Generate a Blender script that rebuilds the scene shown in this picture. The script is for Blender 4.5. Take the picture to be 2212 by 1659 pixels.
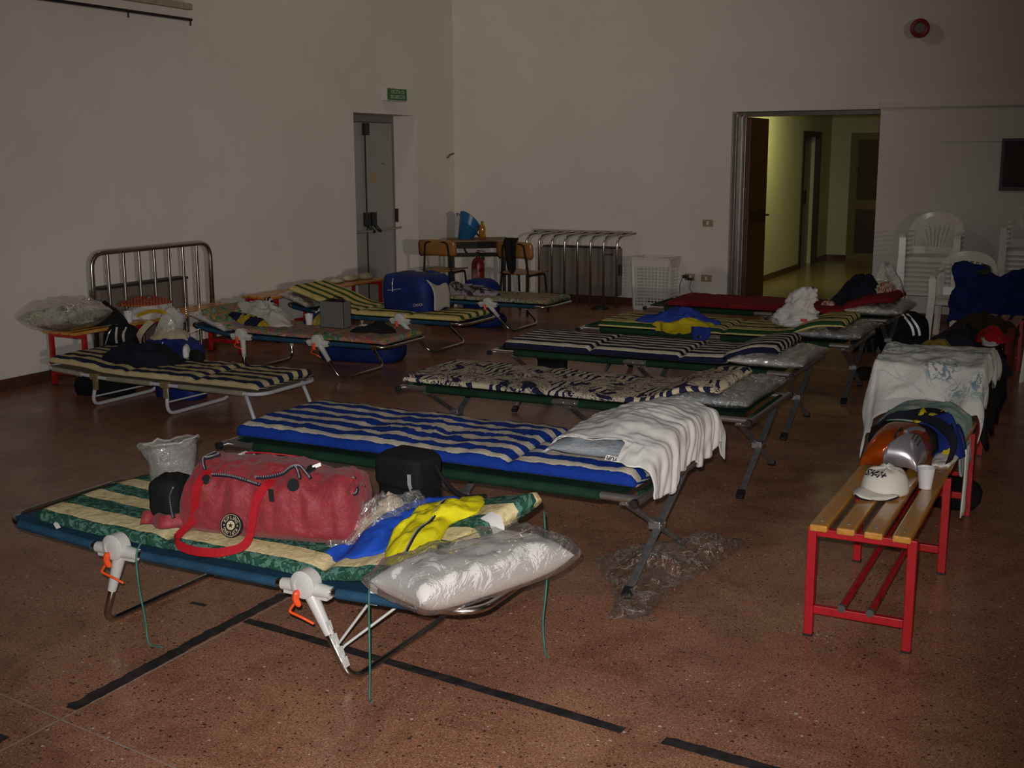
import bpy, math, random
from math import sin, cos, pi, radians as R, sqrt, atan2
from mathutils import Vector, Matrix, noise

scene = bpy.context.scene
col = scene.collection
for o in list(bpy.data.objects):
    bpy.data.objects.remove(o)

# ------------------------------------------------------------------ camera
cam = bpy.data.cameras.new('camera')
camo = bpy.data.objects.new('camera', cam)
col.objects.link(camo)
cam.sensor_fit = 'HORIZONTAL'; cam.sensor_width = 36.0
cam.lens = 2550.0 / 2212.0 * 36.0
cam.clip_start = 0.05; cam.clip_end = 100
def cam_axes(p, r, y):
    cy, sy = cos(y), sin(y)
    fwd = Vector((sy*cos(p), cy*cos(p), -sin(p)))
    right = Vector((cy, -sy, 0)); down = fwd.cross(right)
    c, s = cos(r), sin(r)
    return c*right + s*down, -s*right + c*down, fwd
ax = cam_axes(R(10.96), R(0.23), R(-27.15))
mw = Matrix.Identity(4)
for i in range(3):
    mw[i][0] = ax[0][i]; mw[i][1] = -ax[1][i]; mw[i][2] = -ax[2][i]
mw[2][3] = 1.65
camo.matrix_world = mw
scene.camera = camo
scene.view_settings.view_transform = 'Standard'
scene.view_settings.look = 'None'
scene.view_settings.exposure = 0.0
scene.view_settings.gamma = 1.0
scene.view_settings.use_curve_mapping = False

# ------------------------------------------------------------------ world + lights
w = bpy.data.worlds.new('world'); scene.world = w; w.use_nodes = True
w.node_tree.nodes['Background'].inputs[0].default_value = (0.05, 0.055, 0.07, 1)
w.node_tree.nodes['Background'].inputs[1].default_value = 0.3

def light(name, typ, loc, energy, color, size=0.1, aim=None, **kw):
    l = bpy.data.lights.new(name, typ); l.energy = energy; l.color = color
    if typ == 'AREA':
        l.shape = kw.get('shape', 'RECTANGLE'); l.size = size; l.size_y = kw.get('size_y', size)
    else:
        l.shadow_soft_size = size
    if typ == 'SPOT':
        l.spot_size = kw['spot']; l.spot_blend = kw['blend']
    o = bpy.data.objects.new(name, l); col.objects.link(o); o.location = loc
    if aim is not None:
        o.rotation_euler = (Vector(aim) - Vector(loc)).to_track_quat('-Z', 'Y').to_euler()
    return o
# the flash of the camera the picture was taken with
FL = Vector((0, 0, 1.65)) - ax[1]*0.07 - ax[0]*0.03
light('camera_flash', 'SPOT', FL, 650, (1.0, 0.97, 0.94), 0.012, aim=FL + ax[2]*5 - ax[0]*0.25 + ax[1]*0.25, spot=R(69), blend=1.0)
# spot added behind the photographer to brighten the walls; two weak lamps high up (all out of frame)
light('added_wall_spot', 'SPOT', (12.0, -8.0, 2.4), 2950, (1.0, 0.87, 0.70), 0.25, aim=(12.0-20*0.725, -8.0+20*0.683, 3.15), spot=R(31), blend=1.0)
light('hall_lamp_light', 'AREA', (-6.0, 8.3, 5.1), 12, (1.0, 0.86, 0.74), 0.5, aim=(-2.5, 12.3, 1.5), size_y=0.3)
light('hall_lamp_light', 'AREA', (4.0, 7.5, 5.2), 6, (1.0, 0.87, 0.76), 0.8, aim=(-3.5, 10.0, 0.8), size_y=0.3)
light('corridor_lamp_light', 'AREA', (-3.15, 14.6, 2.45), 9, (1.0, 0.93, 0.36), 0.25, aim=(-4.15, 15.3, 1.55), size_y=0.25).data.spread = R(125)

# ------------------------------------------------------------------ materials
def newmat(name):
    m = bpy.data.materials.new(name); m.use_nodes = True
    nt = m.node_tree; b = nt.nodes['Principled BSDF']
    return m, nt, b
def N(nt, t, **kw):
    n = nt.nodes.new('ShaderNode' + t)
    for k, v in kw.items():
        if k in n.inputs: n.inputs[k].default_value = v
        else: setattr(n, k, v)
    return n
def coords(nt, kind='Object', scale=None):
    tc = N(nt, 'TexCoord')
    out = tc.outputs[kind]
    if scale is not None:
        mp = N(nt, 'Mapping'); mp.inputs['Scale'].default_value = scale
        nt.links.new(out, mp.inputs['Vector']); out = mp.outputs['Vector']
    return out
def ramp(nt, fac, stops, interp='LINEAR'):
    r = N(nt, 'ValToRGB'); r.color_ramp.interpolation = interp
    els = r.color_ramp.elements
    while len(els) > 1: els.remove(els[-1])
    els[0].position = stops[0][0]; els[0].color = (*stops[0][1], 1)
    for p, c in stops[1:]:
        e = els.new(p); e.color = (*c, 1)
    nt.links.new(fac, r.inputs['Fac'])
    return r.outputs['Color']
def mix(nt, fac, a, b, mode='MIX'):
    m = N(nt, 'Mix', data_type='RGBA', blend_type=mode)
    for sock, v in ((m.inputs[0], fac), (m.inputs[6], a), (m.inputs[7], b)):
        if isinstance(v, (int, float)): sock.default_value = v
        elif isinstance(v, tuple): sock.default_value = (*v, 1) if len(v) == 3 else v
        else: nt.links.new(v, sock)
    return m.outputs[2]
def math_(nt, op, a, b=None, c=None):
    m = N(nt, 'Math', operation=op)
    for i, v in enumerate((a, b, c)):
        if v is None: continue
        if isinstance(v, (int, float)): m.inputs[i].default_value = v
        else: nt.links.new(v, m.inputs[i])
    return m.outputs[0]
def noise_(nt, vec, scale, detail=3, rough=0.5, dist=0.0):
    n = N(nt, 'TexNoise'); n.inputs['Scale'].default_value = scale; n.inputs['Detail'].default_value = detail
    n.inputs['Roughness'].default_value = rough; n.inputs['Distortion'].default_value = dist
    nt.links.new(vec, n.inputs['Vector']); return n.outputs['Fac']
def voro(nt, vec, scale, out='Distance', feat='F1'):
    n = N(nt, 'TexVoronoi', feature=feat); n.inputs['Scale'].default_value = scale
    nt.links.new(vec, n.inputs['Vector']); return n.outputs[out]
def bump(nt, b, h, strength=0.3, dist=0.01):
    n = N(nt, 'Bump'); n.inputs['Strength'].default_value = strength; n.inputs['Distance'].default_value = dist
    nt.links.new(h, n.inputs['Height']); nt.links.new(n.outputs[0], b.inputs['Normal'])
def plain(name, c, rough=0.5, metal=0.0, var=0.12, scale=30, bmp=0.0, spec=None, sheen=0.0, coat=0.0):
    m, nt, b = newmat(name)
    v = coords(nt)
    f = noise_(nt, v, scale, 3)
    lo = tuple(x*(1-var) for x in c); hi = tuple(min(1, x*(1+var)) for x in c)
    nt.links.new(ramp(nt, f, [(0.3, lo), (0.7, hi)]), b.inputs['Base Color'])
    b.inputs['Roughness'].default_value = rough; b.inputs['Metallic'].default_value = metal
    if spec is not None: b.inputs['Specular IOR Level'].default_value = spec
    if sheen: b.inputs['Sheen Weight'].default_value = sheen
    if coat: b.inputs['Coat Weight'].default_value = coat
    if bmp: bump(nt, b, noise_(nt, v, scale*4, 3), bmp, 0.004)
    return m
def fabric(name, c, var=0.15, rough=0.9, weave=900, fold=9, bmp=0.5, spec=0.2):
    m, nt, b = newmat(name)
    v = coords(nt)
    f = noise_(nt, v, fold, 4, 0.6)
    lo = tuple(x*(1-var) for x in c); hi = tuple(min(1, x*(1+var)) for x in c)
    nt.links.new(ramp(nt, f, [(0.35, lo), (0.65, hi)]), b.inputs['Base Color'])
    b.inputs['Roughness'].default_value = rough
    b.inputs['Specular IOR Level'].default_value = spec
    h = math_(nt, 'ADD', math_(nt, 'MULTIPLY', noise_(nt, v, weave, 1), 0.15), noise_(nt, v, fold*3, 4, 0.6))
    bump(nt, b, h, bmp, 0.006)
    return m

def stripe_mat(name, bands, period, wob=0.004, wobf=(3, 14), mid=None, rough=0.92, leaf=None, axis='v', offset=0.0, crumple=0.35):
    """bands: list of (position 0..1, colour), constant; the stripe runs along the uv u axis."""
    m, nt, b = newmat(name)
    uv = coords(nt, 'UV')
    sp = N(nt, 'SeparateXYZ'); nt.links.new(uv, sp.inputs[0])
    u, v = sp.outputs[0], sp.outputs[1]
    if axis == 'u': u, v = v, u
    cb = N(nt, 'CombineXYZ'); 
    nt.links.new(math_(nt, 'MULTIPLY', u, wobf[0]), cb.inputs[0]); nt.links.new(math_(nt, 'MULTIPLY', v, wobf[1]), cb.inputs[1])
    n1 = noise_(nt, cb.outputs[0], 1.0, 3, 0.6)
    vv = math_(nt, 'ADD', v, math_(nt, 'MULTIPLY', math_(nt, 'SUBTRACT', n1, 0.5), wob))
    nf = noise_(nt, uv, 90, 2)
    vv = math_(nt, 'ADD', vv, math_(nt, 'MULTIPLY', math_(nt, 'SUBTRACT', nf, 0.5), 0.007))
    if mid:   # rumpled stretch: centre u, half width, extra amplitude
        uc, hw, amp = mid
        g = math_(nt, 'DIVIDE', math_(nt, 'SUBTRACT', u, uc), hw)
        g = math_(nt, 'POWER', 2.718, math_(nt, 'MULTIPLY', math_(nt, 'MULTIPLY', g, g), -1.0))
        gv = math_(nt, 'DIVIDE', v, 0.2)
        g = math_(nt, 'MULTIPLY', g, math_(nt, 'POWER', 2.718, math_(nt, 'MULTIPLY', math_(nt, 'MULTIPLY', gv, gv), -1.0)))
        cb2 = N(nt, 'CombineXYZ')
        nt.links.new(math_(nt, 'MULTIPLY', u, 7), cb2.inputs[0]); nt.links.new(math_(nt, 'MULTIPLY', v, 9), cb2.inputs[1])
        n2 = noise_(nt, cb2.outputs[0], 1.0, 4, 0.6)
        vv = math_(nt, 'ADD', vv, math_(nt, 'MULTIPLY', math_(nt, 'MULTIPLY', math_(nt, 'SUBTRACT', n2, 0.5), amp), g))
    fr = math_(nt, 'FRACT', math_(nt, 'ADD', math_(nt, 'DIVIDE', vv, period), 10.0 + offset))
    c = ramp(nt, fr, bands, 'CONSTANT')
    if leaf:
        lf = noise_(nt, uv, 30, 2, 0.5, 1.6)
        isg = math_(nt, 'LESS_THAN', fr, 0.5)
        lm = math_(nt, 'MULTIPLY', isg, math_(nt, 'GREATER_THAN', lf, 0.52))
        c = mix(nt, lm, c, leaf)
        d = ramp(nt, noise_(nt, uv, 34, 3, 0.6, 1.0), [(0.32, (0.70, 0.64, 0.55)), (0.5, (1, 1, 1))])
        c = mix(nt, 1.0, c, d, 'MULTIPLY')
    else:
        d = ramp(nt, noise_(nt, uv, 25, 3), [(0.3, (0.85, 0.85, 0.85)), (0.7, (1, 1, 1))])
        c = mix(nt, 1.0, c, d, 'MULTIPLY')
    nt.links.new(c, b.inputs['Base Color'])
    b.inputs['Roughness'].default_value = rough; b.inputs['Specular IOR Level'].default_value = 0.15
    h = math_(nt, 'ADD', math_(nt, 'MULTIPLY', noise_(nt, uv, 700, 1), 0.1), noise_(nt, uv, 28, 3, 0.6, 0.5))
    bump(nt, b, h, crumple, 0.008)
    return m

def print_mat(name, cols, scale=9, rough=0.9, dist=1.6, edge_cols=None, wrinkle=0.35, hard=True):
    m, nt, b = newmat(name)
    uv = coords(nt, 'UV')
    f = noise_(nt, uv, scale, 4, 0.62, dist)
    n = len(cols); stops = []
    for i, c in enumerate(cols):
        stops.append((0.0 if i == 0 else 0.30 + 0.42*i/n, c))
    c = ramp(nt, f, stops, 'CONSTANT' if hard else 'LINEAR')
    nt.links.new(c, b.inputs['Base Color'])
    b.inputs['Roughness'].default_value = rough; b.inputs['Specular IOR Level'].default_value = 0.15
    bump(nt, b, noise_(nt, uv, 28, 3, 0.6, 0.5), wrinkle, 0.008)
    return m

def plastic_film(name, tint=(0.97, 0.97, 0.97), body=0.06, crinkle=20, gloss=0.04, amt=0.55, crease=0.30):
    """thin clear film: mostly transparent, with crinkled glossy glints and a faint milky body"""
    m, nt, b = newmat(name); nt.nodes.remove(b)
    out = nt.nodes['Material Output']
    v = coords(nt)
    h = math_(nt, 'ADD', noise_(nt, v, crinkle, 4, 0.65, 1.0), math_(nt, 'MULTIPLY', voro(nt, v, crinkle*0.6), 0.8))
    bp = N(nt, 'Bump'); bp.inputs['Strength'].default_value = amt; bp.inputs['Distance'].default_value = 0.02
    nt.links.new(h, bp.inputs['Height'])
    tr = N(nt, 'BsdfTransparent'); tr.inputs[0].default_value = (*tint, 1)
    gl = N(nt, 'BsdfGlossy'); gl.inputs['Roughness'].default_value = 0.10; gl.inputs['Color'].default_value = (1, 1, 1, 1)
    nt.links.new(bp.outputs[0], gl.inputs['Normal'])
    df = N(nt, 'BsdfDiffuse'); df.inputs['Color'].default_value = (0.8, 0.79, 0.77, 1)
    nt.links.new(bp.outputs[0], df.inputs['Normal'])
    fr = N(nt, 'Fresnel'); fr.inputs['IOR'].default_value = 1.5; nt.links.new(bp.outputs[0], fr.inputs['Normal'])
    fac = math_(nt, 'MINIMUM', math_(nt, 'MULTIPLY', math_(nt, 'ADD', fr.outputs[0], gloss), 0.6), 0.5)
    m1 = N(nt, 'MixShader')
    cr1 = math_(nt, 'ABSOLUTE', math_(nt, 'SUBTRACT', noise_(nt, v, crinkle*0.55, 3, 0.6, 1.5), 0.5))
    crf = math_(nt, 'MAXIMUM', math_(nt, 'SUBTRACT', 1.0, math_(nt, 'MULTIPLY', cr1, 28.0)), 0.0)
    nt.links.new(math_(nt, 'ADD', math_(nt, 'MULTIPLY', crf, crease), body), m1.inputs[0])
    nt.links.new(tr.outputs[0], m1.inputs[1]); nt.links.new(df.outputs[0], m1.inputs[2])
    m2 = N(nt, 'MixShader'); nt.links.new(fac, m2.inputs[0])
    nt.links.new(m1.outputs[0], m2.inputs[1]); nt.links.new(gl.outputs[0], m2.inputs[2])
    nt.links.new(m2.outputs[0], out.inputs[0])
    return m

# ------------------------------------------------------------------ mesh toolkit
class MB:
    def __init__(s): s.v = []; s.f = []; s.uv = []; s.has_uv = False
    def add(s, vs, fs, uvs=None):
        k = len(s.v); s.v += [tuple(p) for p in vs]
        for f in fs: s.f.append(tuple(i+k for i in f))
        if uvs: s.has_uv = True; s.uv += uvs
        else: s.uv += [[(0.0, 0.0)]*len(f) for f in fs]
        return s
    def box(s, x0, x1, y0, y1, z0, z1, M=None):
        vs = [Vector((x, y, z)) for x in (x0, x1) for y in (y0, y1) for z in (z0, z1)]
        if M: vs = [M @ p for p in vs]
        return s.add(vs, [(0,1,3,2),(4,6,7,5),(0,4,5,1),(2,3,7,6),(0,2,6,4),(1,5,7,3)])
    def beam(s, a, b, w, h, up=(0,0,1)):
        a = Vector(a); b = Vector(b); d = (b-a); L = d.length; d.normalize()
        x = d.cross(Vector(up)); 
        if x.length < 1e-4: x = Vector((1,0,0))
        x.normalize(); y = x.cross(d)
        M = Matrix((( *x, 0), (*d, 0), (*y, 0), (0,0,0,1))).transposed()
        M.translation = a
        return s.box(-w/2, w/2, 0, L, -h/2, h/2, M)
    def tube(s, pts, r, seg=8, closed=False, cap=True, fillet=0.0, fn=4):
        P = [Vector(p) for p in pts]
        if fillet: P = fillet_path(P, fillet, closed, fn)
        n = len(P); rs = r if isinstance(r, (list, tuple)) else [r]*n
        T = []
        for i in range(n):
            a = P[i-1] if (i > 0 or closed) else P[i]
            b = P[(i+1) % n] if (i < n-1 or closed) else P[i]
            t = (b-a); T.append(t.normalized() if t.length > 1e-9 else Vector((0,0,1)))
        up = Vector((0,0,1)) if abs(T[0].z) < 0.9 else Vector((1,0,0))
        x = T[0].cross(up).normalized(); vs = []
        for i in range(n):
            x = (x - T[i]*x.dot(T[i])).normalized(); y = T[i].cross(x)
            for k in range(seg):
                a = 2*pi*k/seg
                vs.append(P[i] + (x*cos(a) + y*sin(a))*rs[min(i, len(rs)-1)])
        fs = []
        m = n if closed else n-1
        for i in range(m):
            for k in range(seg):
                j = (i+1) % n; l = (k+1) % seg
                fs.append((i*seg+k, i*seg+l, j*seg+l, j*seg+k))
        if not closed and cap:
            fs.append(tuple(range(seg))[::-1]); fs.append(tuple(range((n-1)*seg, n*seg)))
        return s.add(vs, fs)
    def lathe(s, prof, c=(0,0,0), axis=(0,0,1), seg=20, cap=True):
        c = Vector(c); q = Vector((0,0,1)).rotation_difference(Vector(axis)).to_matrix()
        vs = []; fs = []
        for r, z in prof:
            for k in range(seg):
                a = 2*pi*k/seg; vs.append(c + q @ Vector((r*cos(a), r*sin(a), z)))
        n = len(prof)
        for i in range(n-1):
            for k in range(seg):
                l = (k+1) % seg; fs.append((i*seg+k, i*seg+l, (i+1)*seg+l, (i+1)*seg+k))
        if cap:
            if prof[0][0] > 1e-5: fs.append(tuple(range(seg))[::-1])
            if prof[-1][0] > 1e-5: fs.append(tuple(range((n-1)*seg, n*seg)))
        return s.add(vs, fs)
    def grid(s, P, nu, nv, closed_v=False, uvf=None):
        """P(i,j)->point with i in 0..nu, j in 0..nv"""
        vs = [P(i, j) for i in range(nu+1) for j in range(nv+1)]
        fs = []; uvs = []
        for i in range(nu):
            for j in range(nv):
                a = i*(nv+1)+j; fs.append((a, a+1, a+nv+2, a+nv+1))
                if uvf: uvs.append([uvf(i, j), uvf(i, j+1), uvf(i+1, j+1), uvf(i+1, j)])
        return s.add(vs, fs, uvs if uvf else None)
    def ribbon(s, pts, w, side, th=0.003):
        """flat strap along pts; side = list or one vector giving the width direction"""
        P = [Vector(p) for p in pts]; n = len(P)
        vs = []; fs = []
        for i in range(n):
            sd = Vector(side[i] if isinstance(side, list) else side).normalized()
            t = (P[min(i+1, n-1)] - P[max(i-1, 0)]).normalized(); nr = t.cross(sd).normalized()
            for a, b in ((-1,-1),(1,-1),(1,1),(-1,1)):
                vs.append(P[i] + sd*w/2*a + nr*th/2*b)
        for i in range(n-1):
            for k in range(4):
                l = (k+1) % 4; fs.append((i*4+k, i*4+l, i*4+4+l, i*4+4+k))
        fs.append((3,2,1,0)); k = (n-1)*4; fs.append((k,k+1,k+2,k+3))
        return s.add(vs, fs)
    def xform(s, M):
        s.v = [tuple(M @ Vector(p)) for p in s.v]; return s

def fillet_path(P, r, closed, fn):
    out = []; n = len(P)
    for i in range(n):
        if not closed and i in (0, n-1): out.append(P[i]); continue
        a = P[i-1]; b = P[i]; c = P[(i+1) % n]
        da = (a-b); dc = (c-b); ra = min(r, da.length*0.49, dc.length*0.49)
        p0 = b + da.normalized()*ra; p2 = b + dc.normalized()*ra
        for k in range(fn+1):
            t = k/fn; out.append(p0*(1-t)**2 + b*2*t*(1-t) + p2*t*t)
    return out
def smooth_path(pts, n=8, closed=False):
    P = [Vector(p) for p in pts]; out = []; L = len(P)
    rng = range(L if closed else L-1)
    for i in rng:
        if closed: p0, p1, p2, p3 = P[i-1], P[i], P[(i+1) % L], P[(i+2) % L]
        else: p0, p1, p2, p3 = P[max(i-1,0)], P[i], P[i+1], P[min(i+2, L-1)]
        for k in range(n):
            t = k/n
            out.append(0.5*((2*p1) + (p2-p0)*t + (2*p0-5*p1+4*p2-p3)*t*t + (3*p1-p0-3*p2+p3)*t**3))
    if not closed: out.append(P[-1])
    return out

def link(name, mb, mat, parent=None, smooth=True, org=None, bevel=0.0, auto=40, world=True):
    """one mesh object. world=True: vertices are world coordinates, parent (if any) is an unrotated empty"""
    if parent is not None and world:
        o0 = wloc(parent)
    elif parent is None and world:
        if org is None:
            xs = [p[0] for p in mb.v]; ys = [p[1] for p in mb.v]; zs = [p[2] for p in mb.v]
            org = ((min(xs)+max(xs))/2, (min(ys)+max(ys))/2, min(zs))
        o0 = Vector(org)
    else: o0 = Vector((0,0,0))
    me = bpy.data.meshes.new(name)
    me.from_pydata([(p[0]-o0.x, p[1]-o0.y, p[2]-o0.z) for p in mb.v], [], mb.f)
    if mb.has_uv:
        ul = me.uv_layers.new(name='uv'); i = 0; flat = []
        for fu in mb.uv:
            for q in fu: flat += [q[0], q[1]]
        ul.data.foreach_set('uv', flat)
    me.materials.append(mat)
    if smooth:
        me.shade_smooth()
        if auto: me.set_sharp_from_angle(angle=R(auto))
    me.validate(); me.update()
    o = bpy.data.objects.new(name, me); col.objects.link(o)
    if parent is not None:
        o.parent = parent
    elif world: o.location = o0
    if bevel:
        b = o.modifiers.new('bevel', 'BEVEL'); b.width = bevel; b.segments = 2; b.limit_method = 'ANGLE'
    return o
def wloc(o):
    p = Vector((0,0,0))
    while o is not None: p += o.location; o = o.parent
    return p
def tag(o, label=None, cat=None, group=None, kind=None):
    if label: o['label'] = label
    if cat: o['category'] = cat
    if group: o['group'] = group
    if kind: o['kind'] = kind
    return o
def thing(name, label, cat, loc=(0,0,0), rz=0.0, group=None):
    o = bpy.data.objects.new(name, None); col.objects.link(o)
    o.location = loc; o.rotation_euler = (0, 0, rz); o.empty_display_size = 0.05
    return tag(o, label, cat, group)
def copy_tree(o, parent=None):
    c = o.copy(); col.objects.link(c); c.parent = parent
    for ch in list(o.children): copy_tree(ch, c)
    return c
def struct(name, mb, mat, parent=None, **kw):
    o = link(name, mb, mat, parent, **kw)
    if parent is None: o['kind'] = 'structure'
    return o
def text_mb(s, size, extrude=0.0008, align='CENTER', shear=0.0, bold=0.0):
    c = bpy.data.curves.new('t', 'FONT'); c.body = s; c.size = size; c.extrude = extrude
    c.align_x = align; c.align_y = 'CENTER'; c.shear = shear; c.offset = bold; c.resolution_u = 3
    o = bpy.data.objects.new('t', c); col.objects.link(o)
    dg = bpy.context.evaluated_depsgraph_get()
    me = bpy.data.meshes.new_from_object(o.evaluated_get(dg))
    mb = MB(); mb.add([v.co.copy() for v in me.vertices], [tuple(p.vertices) for p in me.polygons])
    bpy.data.objects.remove(o); bpy.data.curves.remove(c); bpy.data.meshes.remove(me)
    return mb
def frame(origin, xdir, zdir):
    """matrix whose x axis = xdir, z axis (normal) = zdir"""
    x = Vector(xdir).normalized(); z = Vector(zdir); z = (z - x*z.dot(x)).normalized(); y = z.cross(x)
    M = Matrix(((*x,0),(*y,0),(*z,0),(0,0,0,1))).transposed(); M.translation = Vector(origin)
    return M
def nz(x, y, z=0.0): return noise.noise(Vector((x, y, z)))
def fbm(x, y, z=0.0, o=4):
    s = 0; a = 1
    for i in range(o):
        s += a*noise.noise(Vector((x, y, z))); x *= 2.03; y *= 2.03; z *= 2.03; a *= 0.5
    return s
def ridge(x, y, z=0.0): return 1 - abs(noise.noise(Vector((x, y, z))))*2.2
def folds(x, y, ang, sc, seed, stretch=3.0):
    c, s_ = cos(ang), sin(ang); a = (x*c + y*s_)/stretch; b = (-x*s_ + y*c)
    return ridge(a*sc + 0.5*nz(x*3, y*3, seed), b*sc, seed) * 0.7 + 0.3*fbm(x*sc*1.6, y*sc*1.6, seed+7, 3)

# -- soft goods
def pad(name, path, y0, y1, t, mat, parent=None, creases=(), seed=0, wr=0.004, M=36, step=0.018, side_wave=0.004, ycurve=None, puff=0.006, label=None):
    """mattress: path = [(x,z)...] of the underside; creases = [(u, width, depth)]"""
    P = smooth_path([(x, 0, z) for x, z in path], 14)
    L = [0]
    for i in range(1, len(P)): L.append(L[-1] + (P[i]-P[i-1]).length)
    tot = L[-1]; n = int(tot/step); mb = MB(); ring = []; us = []
    W = y1-y0; per = 2*(W+t)
    import bisect
    for i in range(n+1):
        u = tot*i/n; j = min(max(bisect.bisect_right(L, u)-1, 0), len(P)-2)
        f = (u-L[j])/max(1e-9, L[j+1]-L[j]); p = P[j].lerp(P[j+1], f)
        d = (P[min(j+2, len(P)-1)] - P[max(j-1, 0)]).normalized(); nrm = Vector((-d.z, 0, d.x))
        if nrm.z < 0: nrm = -nrm
        e = min(u, tot-u); er = t*0.55
        se = sqrt(max(0.02, 1-(1-min(1, e/er))**2)) if e < er else 1.0
        cr = 1.0
        for cu, cw, cd in creases: cr = min(cr, 1 - cd*math.exp(-((u-cu)/cw)**2))
        pts = []; us.append(u)
        for k in range(M):
            a = 2*pi*k/M - pi/2
            # rounded rectangle
            ca, sa = cos(a), sin(a)
            q = (abs(ca)**8 + abs(sa)**8)**(-1/8)
            yy = ca*q; zz = sa*q
            ex = 5.0
            rr = (abs(yy)**ex + abs(zz)**ex)**(-1/ex)
            yy *= rr if abs(yy) > .9 else 1; zz *= rr if abs(yy) > .9 else 1
            top = 0.5+0.5*zz
            th = t*cr*(0.35+0.65*se)
            yw = W/2 + side_wave*nz(u*9, yy*2, seed+3) - (1-se)*t*0.35 - (1-cr)*0.012
            z = th*(0.5+0.5*zz)
            if zz > 0.3: z += wr*fbm(u*11, yy*W*11, seed, 3)*min(1, e/0.03) + puff*cr*(1-abs(yy)**4)
            yc = (y0+y1)/2 + (ycurve(u/tot) if ycurve else 0)
            pts.append(Vector((p.x, yc + yy*yw, p.z)) + nrm*z)
        ring.append(pts)
    # perimeter v coordinate (signed from the centre of the top)
    vv = [0]; r0 = ring[n//2]
    for k in range(M): vv.append(vv[-1] + (r0[(k+1) % M]-r0[k]).length)
    pv = vv[-1]
    # k=M/2 is the middle of the top
    def vc(k): return vv[k] - vv[M//2]
    for i in range(n):
        for k in range(M):
            l = (k+1) % M; k0 = len(mb.v)
    vs = [p for r in ring for p in r]; fs = []; uvs = []
    for i in range(n):
        for k in range(M):
            l = (k+1) % M
            fs.append((i*M+k, i*M+l, (i+1)*M+l, (i+1)*M+k))
            uvs.append([(us[i], vc(k)), (us[i], vc(k+1)), (us[i+1], vc(k+1)), (us[i+1], vc(k))])
    fs.append(tuple(range(M))[::-1]); uvs.append([(us[0]+0.0, vc(k)) for k in range(M)][::-1])
    fs.append(tuple(range(n*M, (n+1)*M))); uvs.append([(us[n], vc(k)) for k in range(M)])
    mb.add(vs, fs, uvs)
    o = link(name, mb, mat, parent, auto=0)
    return o, tot

def pillow_mb(cx, cy, z0, lx, ly, h, rz=0.0, seed=0, rough=0.006, n=26, expo=2.6, sag=0.0, tilt=0.0, spike=0.0, scale=1.0, lift=0.0):
    mb = MB(); c, s_ = cos(rz), sin(rz)
    def prof(a, b):
        a = abs(a); b = abs(b)
        return (max(0, 1-a**expo))**0.5 * (max(0, 1-b**expo))**0.5
    def P(sign):
        def f(i, j):
            a = -1+2*i/n; b = -1+2*j/n
            a2 = math.copysign(abs(sin(a*pi/2)), a); b2 = math.copysign(abs(sin(b*pi/2)), b)
            q = prof(a2, b2)
            pin = 1 - 0.06*(1-abs(a2))*(abs(b2)**6) - 0.0
            x = a2*lx/2*(1-0.05*(1-b2*b2)*abs(a2)**8)*scale; y = b2*ly/2*(1-0.05*(1-a2*a2)*abs(b2)**8)*scale
            zz = h/2*(1 + sign*q*(1.0)) 
            if sign > 0: zz += rough*fbm(x*14+seed, y*14, seed, 4)*q*2 + spike*max(0, fbm(x*30, y*30, seed+5, 2))*q + lift*(1.0 if q > 0.02 else 0)
            else: zz = max(zz, 0.0)
            zz = zz*scale + tilt*a2
            return Vector((cx + x*c - y*s_, cy + x*s_ + y*c, z0 + zz + sag*(a2*a2)))
        return f
    uvf = lambda i, j: (i/n*lx, j/n*ly)
    mb.grid(P(1), n, n, uvf=uvf)
    k = len(mb.v); g = MB(); g.grid(P(-1), n, n, uvf=uvf)
    g.f = [f[::-1] for f in g.f]; g.uv = [u[::-1] for u in g.uv]
    mb.add(g.v, g.f, g.uv)
    return mb

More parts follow.
